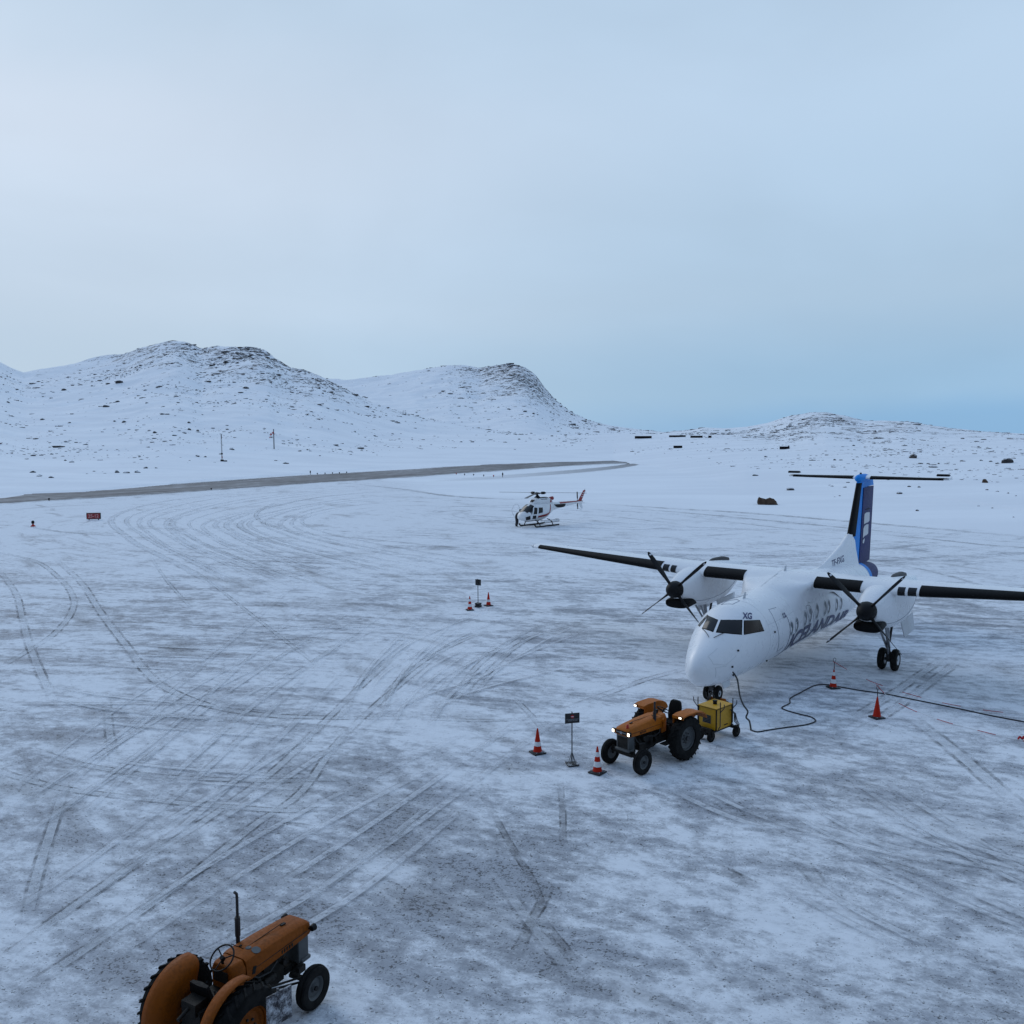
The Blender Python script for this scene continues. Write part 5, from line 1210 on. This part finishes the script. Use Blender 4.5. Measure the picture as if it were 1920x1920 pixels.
g = G(1915, 1388); k_ = MB(); k_.tube(smooth([(g[0] - .1, g[1], .03), (g[0] - .04, g[1] + .03, .10), (g[0] + .02, g[1] - .02, .06), (g[0] + .08, g[1] + .02, .11), (g[0] + .12, g[1], .03)], 6), .03, 6)
tag(k_.build('knotted_flag', M['sockred']), 'small red knotted cloth on the near rope at the right edge', 'flag')

# ------------------------------------------------------------------ black warning signs on stands
def sign(pos, rz, label, w=.44, h=.30, top=1.55, mt='signblack', face=True, base='plate', pole='galv'):
    t = thing('standing_sign', label, 'sign', pos, rz, 'black signs on stands')
    bd = MB().box((0, 0, top - h / 2), (.025, w, h)).build('board', M[mt], t, bevel=.006)
    MB().cyl((-.03, 0, .08), (-.03, 0, top + .03), .019, n=10).build('pole', M[pole], t)
    if face:
        MB().cyl((.0135, 0, top - h * .33), (.019, 0, top - h * .33), .052, n=28).build('no_entry_disc', M['sockred'], bd)
        MB().box((.021, 0, top - h * .33), (.006, .075, .022)).build('no_entry_bar', M['letterwhite'], bd)
        rr = random.Random(4)
        for z_, n_, w_ in ((.60, 17, .36), (.72, 13, .27)):
            ln = MB(); y_ = -w_ / 2
            while y_ < w_ / 2:
                q = rr.uniform(.010, .022); ln.box((.0145, y_ + q / 2, top - h * z_), (.004, q, .020)); y_ += q + rr.choice([.004, .004, .005, .014])
            ln.build('small_print', M['greyletter'], bd, 0)
    if base == 'plate':
        MB().box((0, 0, .03), (.34, .34, .03)).build('base_plate', M['conebase'], t, bevel=.01)
        for a in (.785, 2.356, 3.927, 5.498): MB().cyl((-.03 + .02 * math.cos(a), .02 * math.sin(a), .34), (.12 * math.cos(a), .12 * math.sin(a), .05), .010, n=6).build('brace', M[pole], t)
    elif base == 'block':
        MB().box((-.02, 0, .05), (.30, .30, .10)).box((-.02, 0, .17), (.24, .24, .12), taper=1.25).build('base_block', M['conebase'], t, bevel=.015)
    return t
gs = G(1073, 1434); dirc = math.atan2(-gs[1], -gs[0])
sign((gs[0], gs[1], 0), dirc + .30, 'black board with red no entry symbol on a slim pole between the near cones')
gs = G(897, 1138); sign((gs[0], gs[1], 0), math.atan2(gs[1], gs[0]) - .55, 'blank black back of a sign on a pole between the two far cones', .36, .34, 1.55, face=False, base='block', pole='black')
PL, PR = G(499, 1871, 1.5), G(546, 1846, 1.5); mid = (PL + PR) / 2; dd = PR - PL
sign((mid[0], mid[1], 0), math.atan2(dd[1], dd[0]) - PI / 2, 'snow crusted square sign beside the front wheel of the near tractor', float(np.linalg.norm(dd[:2])), .50, 1.5, 'signsnow', face=False)
print('signB', mid, np.linalg.norm(dd))

# red runway holding sign
gr = G(176, 975); t = thing('runway_sign', 'low red runway holding sign with pale numbers left of the apron', 'sign', (gr[0], gr[1], 0), math.atan2(-gr[1], -gr[0]) - .30)
bd = MB().box((0, 0, .46), (.20, 1.52, .72)).build('sign_box', M['signblack'], t, bevel=.03)
MB().box((.106, 0, .46), (.012, 1.38, .56)).build('red_face', M['signred'], bd)
lettering('lettering', '25-12', lambda s, q: (.116, -.56 + 1.12 * s, .28 + .38 * q), M['pink'], bd, .02)
for y_ in (-.5, .5): MB().cyl((0, y_, 0), (0, y_, .12), .06).build('foot', M['conebase'], t)

# ------------------------------------------------------------------ runway lamps, windsock, mast
def lamp(px, py, label, grp, h=.45, col='conered', two=True):
    p = surf(px, py); p = p if p is not None else G(px, py)
    t = thing('edge_marker', label, 'marker', (p[0], p[1], p[2]), 0, grp)
    MB().cyl((0, 0, 0), (0, 0, h * .5), .06, n=8).build('stem', M['conebase'], t)
    MB().lathe([(.12, h * .45), (.15, h * .6), (.12, h * .9), (.03, h)], n=12).build('cap', M[col], t)
    return t
for k, (px, py) in enumerate([(582, 890), (595, 890), (609.5, 889.5), (623.5, 889), (636.5, 888.5), (650, 887.5)]):
    lamp(px, py, 'tall dark marker at the left end of the row beyond the runway' if k == 0 else 'small dark marker in the row beyond the runway', 'markers beyond the runway', .95 if k == 0 else .42, 'black')
for k, (px, py) in enumerate([(855.5, 890), (871, 891.5), (888, 892), (907, 893.5), (925.5, 894.5), (942.5, 895)]):
    lamp(px, py, 'tall dark marker at the right end of the row before the runway' if k == 5 else ('orange marker at the left end of the row before the runway' if k == 0 else 'small dark marker in the row before the runway'), 'markers before the runway', 1.0 if k == 5 else .42, 'conered' if k in (0, 4) else 'black')
lamp(92, 939, 'single dark marker at the runway edge above the red sign', 'markers before the runway', .4, 'black')
lamp(396, 919, 'single dark marker on the runway edge far left of the helicopter', 'markers before the runway', .35, 'black')
gm_ = G(62, 987); t = thing('taxiway_light', 'small black capped taxiway light on an orange foot left of the red sign', 'light', (gm_[0], gm_[1], 0))
MB().lathe([(.26, 0), (.22, .08), (.10, .16), (.06, .3)], n=16).build('foot', M['conered'], t); MB().lathe([(.09, .28), (.15, .34), (.15, .52), (.10, .60), (.02, .63)], n=16).build('lamp_head', M['black'], t)
p = surf(514, 842); t = thing('windsock', 'red and white windsock hanging limp from a dark pole on the snow slope', 'windsock', tuple(p)); sc = np.linalg.norm(p) / F
MB().cyl((0, 0, 0), (0, 0, 34 * sc), 1.0 * sc, .8 * sc, 10).lathe([(.3 * sc, 0), (1.4 * sc, sc), (.3 * sc, 3 * sc)], (0, 0, 33 * sc), n=10).build('pole', M['galv'], t)
pth = smooth([(0, 0, 29 * sc), (-3 * sc, 0, 28.5 * sc), (-5.5 * sc, 0, 25 * sc), (-7 * sc, 0, 20 * sc)], 6); sk = MB()
for k in range(len(pth) - 1): sk.cyl(pth[k], pth[k + 1], (2.1 - .05 * k) * sc, (2.05 - .05 * k) * sc, 12, m=(k // 4) % 2)
sk.build('sock', [M['sockred'], M['conewhite']], t)
p = surf(416.5, 865); t = thing('lattice_mast', 'thin pale mast with dark foot boxes left of the windsock', 'mast', tuple(p)); sc = np.linalg.norm(p) / F
m_ = MB()
for a in (0, 2.09, 4.19): m_.cyl((1.0 * sc * math.cos(a), 1.0 * sc * math.sin(a), 0), (.7 * sc * math.cos(a), .7 * sc * math.sin(a), 47 * sc), .22 * sc, n=5)
for k in range(23): a0_, a1_ = (k % 3) * 2.09, ((k + 1) % 3) * 2.09; m_.cyl((.9 * sc * math.cos(a0_), .9 * sc * math.sin(a0_), 2 * k * sc), (.9 * sc * math.cos(a1_), .9 * sc * math.sin(a1_), 2 * (k + 1) * sc), .16 * sc, n=4)
m_.build('lattice', M['galv'], t); MB().cyl((0, 0, 40 * sc), (0, 0, 48 * sc), .7 * sc, n=6).build('tip', M['darksteel'], t)
MB().box((0, 0, 13.5 * sc), (3 * sc, 2 * sc, 2.4 * sc)).box((-3 * sc, 0, 13 * sc), (4 * sc, sc, 1.2 * sc)).build('instrument_box', M['black'], t)
MB().box((0, 0, 1.5 * sc), (5 * sc, 3 * sc, 3 * sc)).box((6 * sc, -sc, .6 * sc), (6 * sc, 2 * sc, 2 * sc)).build('foot_box', M['black'], t)
MB().box((0, 0, 7.5 * sc), (1.4 * sc, 1.4 * sc, 3 * sc)).build('red_band', M['conered'], t)

# unseen building added behind the viewpoint: blocks sky to darken the near apron
tb = thing('added_shade_building', 'unseen building added behind the viewpoint to shade the near apron', 'building', (0, -9.0, 0))
fac = mat('grey facade cladding', (.16, .17, .18), .6, var=.1, scale=.5)
MB().box((0, 0, 7.5), (70, 13.6, 15)).build('wall', fac, tb, 0)
MB().box((0, 0, 15.15), (71, 14.4, .3)).build('roof', M['darksteel'], tb, 0)
for q in np.arange(-32, 33, 4.):
    for z_ in (2.2, 5.8, 11.5):
        w_ = MB().box((q, 6.82, z_), (2.6, .08, 1.9)).build('window_frame', M['black'], tb, 0); MB().box((q, 6.865, z_), (2.4, .02, 1.7)).build('pane', M['glass'], w_, 0)
# ------------------------------------------------------------------ helicopter
dH = np.array([.69, .724, 0]); dH /= np.linalg.norm(dH); rH = np.array([dH[1], -dH[0], 0]); oH = np.array([.71, 88.94, 0])
heli = thing('helicopter', 'white and red light helicopter on skids parked in the middle of the apron', 'helicopter', tuple(oH), math.atan2(dH[1], dH[0]))
HB = Loft([(0, .98, 1.12, .06), (.12, .82, 1.32, .34), (.4, .72, 1.55, .60), (.8, .66, 1.82, .78), (1.2, .63, 2.12, .88), (1.6, .62, 2.33, .93), (2.2, .61, 2.42, .95), (3.1, .64, 2.42, .92), (3.8, .82, 2.40, .76), (4.4, 1.15, 2.36, .54), (5.1, 1.46, 2.31, .37), (7.5, 1.76, 2.23, .24), (9.4, 1.95, 2.20, .15), (10.0, 2.0, 2.18, .12)], oH, dH, rH, 0, 2.35)
HB.body(list(np.geomspace(.02, .8, 8) - .02) + list(np.linspace(.95, 5.2, 26)) + list(np.linspace(5.6, 10.0, 14)), 36).build('fuselage', M['heliwhite'], heli, 60)
CW = Loft([(1.75, 2.25, 2.36, .30), (2.05, 2.25, 2.70, .46), (2.6, 2.2, 2.95, .54), (3.6, 2.2, 2.95, .54), (4.3, 2.15, 2.85, .46), (4.75, 2.2, 2.6, .34)], oH, dH, rH, 0, 2.6)
CW.body(np.linspace(1.75, 4.75, 18), 24).build('engine_cowling', M['heliwhite'], heli, 60)
def glass(pix, nm='window', m='glass', off=.014, body=HB): return body.quad(pix, off).build(nm, M[m], heli)
glass([(984, 950), (999, 951), (997, 965), (974, 962)], 'door_window')
glass([(1001.5, 952), (1007.5, 952.5), (1006.5, 964), (1000, 964.5)], 'door_window')
glass([(1010, 952), (1017.5, 951.5), (1017.5, 961), (1009.5, 963)], 'cabin_window')
glass([(985, 970), (994, 967), (994, 974), (985, 975.5)], 'chin_window')
glass([(999, 967), (1005.5, 966.5), (1004.5, 972.5), (998, 973)], 'lower_window')
for pv in (1, -1): HB.quad([(.55, pv * -.2), (.55, pv * -.95), (1.5, pv * -.75), (1.5, pv * -.12)], .014, pixels=False).build('windshield', M['glass'], heli)
HB.quad([(1.3, -1.0), (1.3, -1.55), (2.5, -1.5), (2.5, -1.0)], .014, pixels=False).build('cabin_window', M['glass'], heli)
CW.quad([(1.85, -.5), (1.85, .5), (2.1, .45), (2.1, -.45)], .012, pixels=False).build('cowl_intake', M['black'], heli)
CW.quad([(2.4, .8), (2.4, .2), (4.0, .2), (4.0, .8)], .012, pixels=False).build('cowl_top_panel', M['black'], heli)
HB.quad([(1038, 946), (1060.5, 944.5), (1057, 953), (1044, 951)], .016).build('baggage_door', M['black'], heli)
# red bands
HB.quad([(1.9, 2.15), (1.9, 1.92), (3.7, 1.75), (3.7, 2.05)], .010, pixels=False).build('red_band', M['helired'], heli)
HB.quad([(3.62, 2.02), (3.95, 1.95), (4.25, .9), (4.05, .9)], .012, pixels=False).build('red_band', M['helired'], heli)
CW.quad([(4.15, 1.9), (4.45, 1.9), (4.55, .5), (4.35, .5)], .012, pixels=False).build('red_band', M['helired'], heli)
for sg in (1, -1): HB.quad([(6.0, sg * .25), (6.0, sg * 1.15), (9.95, sg * 1.2), (9.95, sg * .25)], .010, pixels=False).build('red_band', M['helired'], heli)
lettering('lettering', 'OY-HN', lambda s, q: CW.pt(2.75 + .9 * s, 1.35 - .28 * q, .014), M['grey'], heli, .02)
MB().lathe([(.16, 0), (.20, .1), (.20, .55), (.15, .6)], (4.55, 0, 2.66), (1, 0, .12), 18).build('exhaust', M['helired'], heli)
# mast, hub and blades
MB().cyl((2.75, 0, 2.9), (2.75, 0, 3.28), .10, .07).lathe([(.35, 0), (.2, .16), (.09, .3)], (2.75, 0, 2.9), n=16).build('rotor_mast', M['black'], heli)
hubm = MB().lathe([(.05, -.08), (.30, -.05), (.34, .03), (.22, .10), (.05, .13)], (2.75, 0, 3.33), n=18).build('rotor_hub', M['darksteel'], heli)
for a in (math.radians(100 - 46 + 0), math.radians(100 - 46 + 120), math.radians(100 - 46 + 240)):
    a = a + math.radians(-50 - 90 + 176)
    rg = []
    for q in np.linspace(.2, 5.35, 14):
        z_ = 3.36 + .02 - .018 * max(q - .6, 0) ** 1.45 * .8; ch = .10 if q < .8 else .175; th = .035 if q < .9 else .016
        er = np.array([math.cos(a), math.sin(a), 0]); et = np.array([-math.sin(a), math.cos(a), 0])
        rg.append([np.array([2.75, 0, z_]) + er * q + et * ch * math.cos(w) + np.array([0, 0, th * math.sin(w)]) for w in np.linspace(0, 2 * PI, 10, endpoint=False)])
    b_ = MB().rings(rg).build('rotor_blade', M['darksteel'], hubm, 60)
    MB().lathe([(.05, .35), (.14, .45), (.14, .75), (.06, .9)], (2.75, 0, 3.37), (math.cos(a), math.sin(a), 0), 12).build('blade_sleeve', M['black'], hubm)
# tail
fn = [(9.25, 2.15), (9.85, 2.15), (10.55, 3.28), (10.2, 3.28)]; lf = [(9.3, 2.0), (9.85, 2.0), (10.1, 1.30), (9.85, 1.30)]
MB().prism([(u, -.035, z_) for u, z_ in fn], (0, .07, 0)).build('tail_fin', M['helired'], heli, bevel=.02)
for k in range(3): MB().box((10.0 + .14 * k, 0, 2.62 + .22 * k), (.5, .085, .045), (0, -.2, 0)).build('fin_stripe', M['heliwhite'], heli)
MB().prism([(u, -.03, z_) for u, z_ in lf], (0, .06, 0)).build('lower_fin', M['heliwhite'], heli, bevel=.02)
MB().cyl((10.42, 0, 3.28), (10.46, 0, 3.42), .04).build('tail_light', M['greypaint'], heli)
MB().box((8.75, 0, 2.05), (.42, 2.5, .05)).build('stabiliser', M['heliwhite'], heli, bevel=.02)
trr = MB().cyl((9.55, .12, 2.2), (9.55, .34, 2.2), .05).build('tail_rotor', M['black'], heli)
for s_ in (-1, 1):
    MB().rings([[(9.55 - .05 * s_ * k / .93 + ch * math.cos(w), .30 + .015 * math.sin(w), 2.2 + s_ * k) for w in np.linspace(0, 2 * PI, 8, endpoint=False)] for k, ch in ((.08, .05), (.3, .10), (.93, .10))]).build('tail_blade', M['black'], trr)
MB().tube([(8.9, 0, 1.95), (9.2, 0, 1.45), (9.9, 0, 1.15)], .02, 6).build('tail_guard', M['greypaint'], heli)
# landing skids and cargo baskets
for sg in (-1, 1):
    y_ = sg * 1.08
    MB().tube(smooth([(1.15, y_, .30), (1.35, y_, .10), (1.7, y_, .06), (3.0, y_, .06), (4.85, y_, .06)], 5), .075, 8).build('skid', M['black'], heli)
    for x_ in (1.95, 3.9): MB().tube(smooth([(x_, sg * .3, .68), (x_, sg * .75, .55), (x_, sg * 1.02, .28), (x_, y_, .08)], 5), .045, 8).build('cross_tube', M['black'], heli)
    bk = MB().box((3.4, sg * 1.12, .42), (2.3, .50, .03))
    for z_ in (.52, .66): bk.tube([(2.25, sg * .88, z_), (2.25, sg * 1.38, z_), (4.55, sg * 1.38, z_), (4.55, sg * .88, z_)], .018, 6)
    for x_ in np.linspace(2.25, 4.55, 7): bk.cyl((x_, sg * 1.38, .42), (x_, sg * 1.38, .67), .014, n=5)
    bk.build('cargo_basket', M['black'], heli); MB().box((2.75, sg * 1.40, .53), (.9, .012, .15)).box((3.95, sg * 1.40, .53), (.9, .012, .15)).build('basket_panel', M['heliwhite'], heli)
# far side cockpit door standing open
MB().tube(smooth([(.95, 1.55, .95), (.75, 1.7, 1.6), (1.05, 1.62, 2.2), (1.35, 1.45, 2.25)], 5), .025, 6).tube([(1.35, 1.45, 2.25), (1.5, 1.15, 1.6), (1.45, .95, .85)], .025, 6).build('open_door', M['heliwhite'], heli)

# ------------------------------------------------------------------ person stooping at the helicopter's nose
gp = G(968.5, 987.5)
def figure(loc, rz, label):
    me = bpy.data.meshes.new('person'); J = [(0, 0, .92), (.10, 0, 1.14), (.24, 0, 1.34), (.32, 0, 1.44), (.42, 0, 1.55), (.47, 0, 1.66),
        (.02, .11, .88), (.08, .13, .50), (-.02, .14, .10), (.12, .15, .05), (.02, -.11, .88), (.06, -.13, .49), (-.06, -.14, .10), (.08, -.15, .05),
        (.26, .19, 1.33), (.34, .26, 1.06), (.52, .22, .88), (.58, .21, .82), (.26, -.19, 1.33), (.36, -.26, 1.08), (.54, -.2, .92), (.60, -.19, .86)]
    Ed = [(0, 1), (1, 2), (2, 3), (3, 4), (4, 5), (0, 6), (6, 7), (7, 8), (8, 9), (0, 10), (10, 11), (11, 12), (12, 13), (2, 14), (14, 15), (15, 16), (16, 17), (2, 18), (18, 19), (19, 20), (20, 21)]
    Rr = [.22, .22, .23, .10, .115, .11, .14, .115, .10, .08, .14, .115, .10, .08, .12, .10, .075, .05, .12, .10, .075, .05]
    me.from_pydata(J, Ed, []); o = bpy.data.objects.new('tmp', me); COL.objects.link(o)
    o.modifiers.new('s', 'SKIN'); o.modifiers.new('d', 'SUBSURF').levels = 2
    for v, r in zip(me.skin_vertices[0].data, Rr): v.radius = (r, r)
    me.skin_vertices[0].data[0].use_root = True
    dg = bpy.context.evaluated_depsgraph_get(); dg.update(); out = bpy.data.meshes.new_from_object(o.evaluated_get(dg)); bpy.data.objects.remove(o)
    out.materials.clear(); out.materials.append(M['cloth']); out.materials.append(M['skin']); out.materials.append(M['tan'])
    for p in out.polygons:
        c = p.center; p.use_smooth = True
        if c.z > 1.50 and c.x > .44: p.material_index = 1
        elif c.x > .54 and c.z < .92: p.material_index = 2
    body = bpy.data.objects.new('person', out); COL.objects.link(body); body.location = loc; body.rotation_euler = (0, 0, rz)
    tag(body, label, 'person')
    MB().lathe([(.12, -.02), (.118, .05), (.09, .11), (.03, .135)], (.435, 0, 1.64), (-.35, 0, 1), 18).build('hat', M['cloth'], body)
    MB().box((.11, .135, .93), (.04, .05, .2)).build('pocket', M['cloth'], body)
    return body
pf = figure((gp[0], gp[1], 0), math.radians(25), 'person in dark winter clothes stooping at the nose of the helicopter')
SC.render.engine = 'CYCLES'
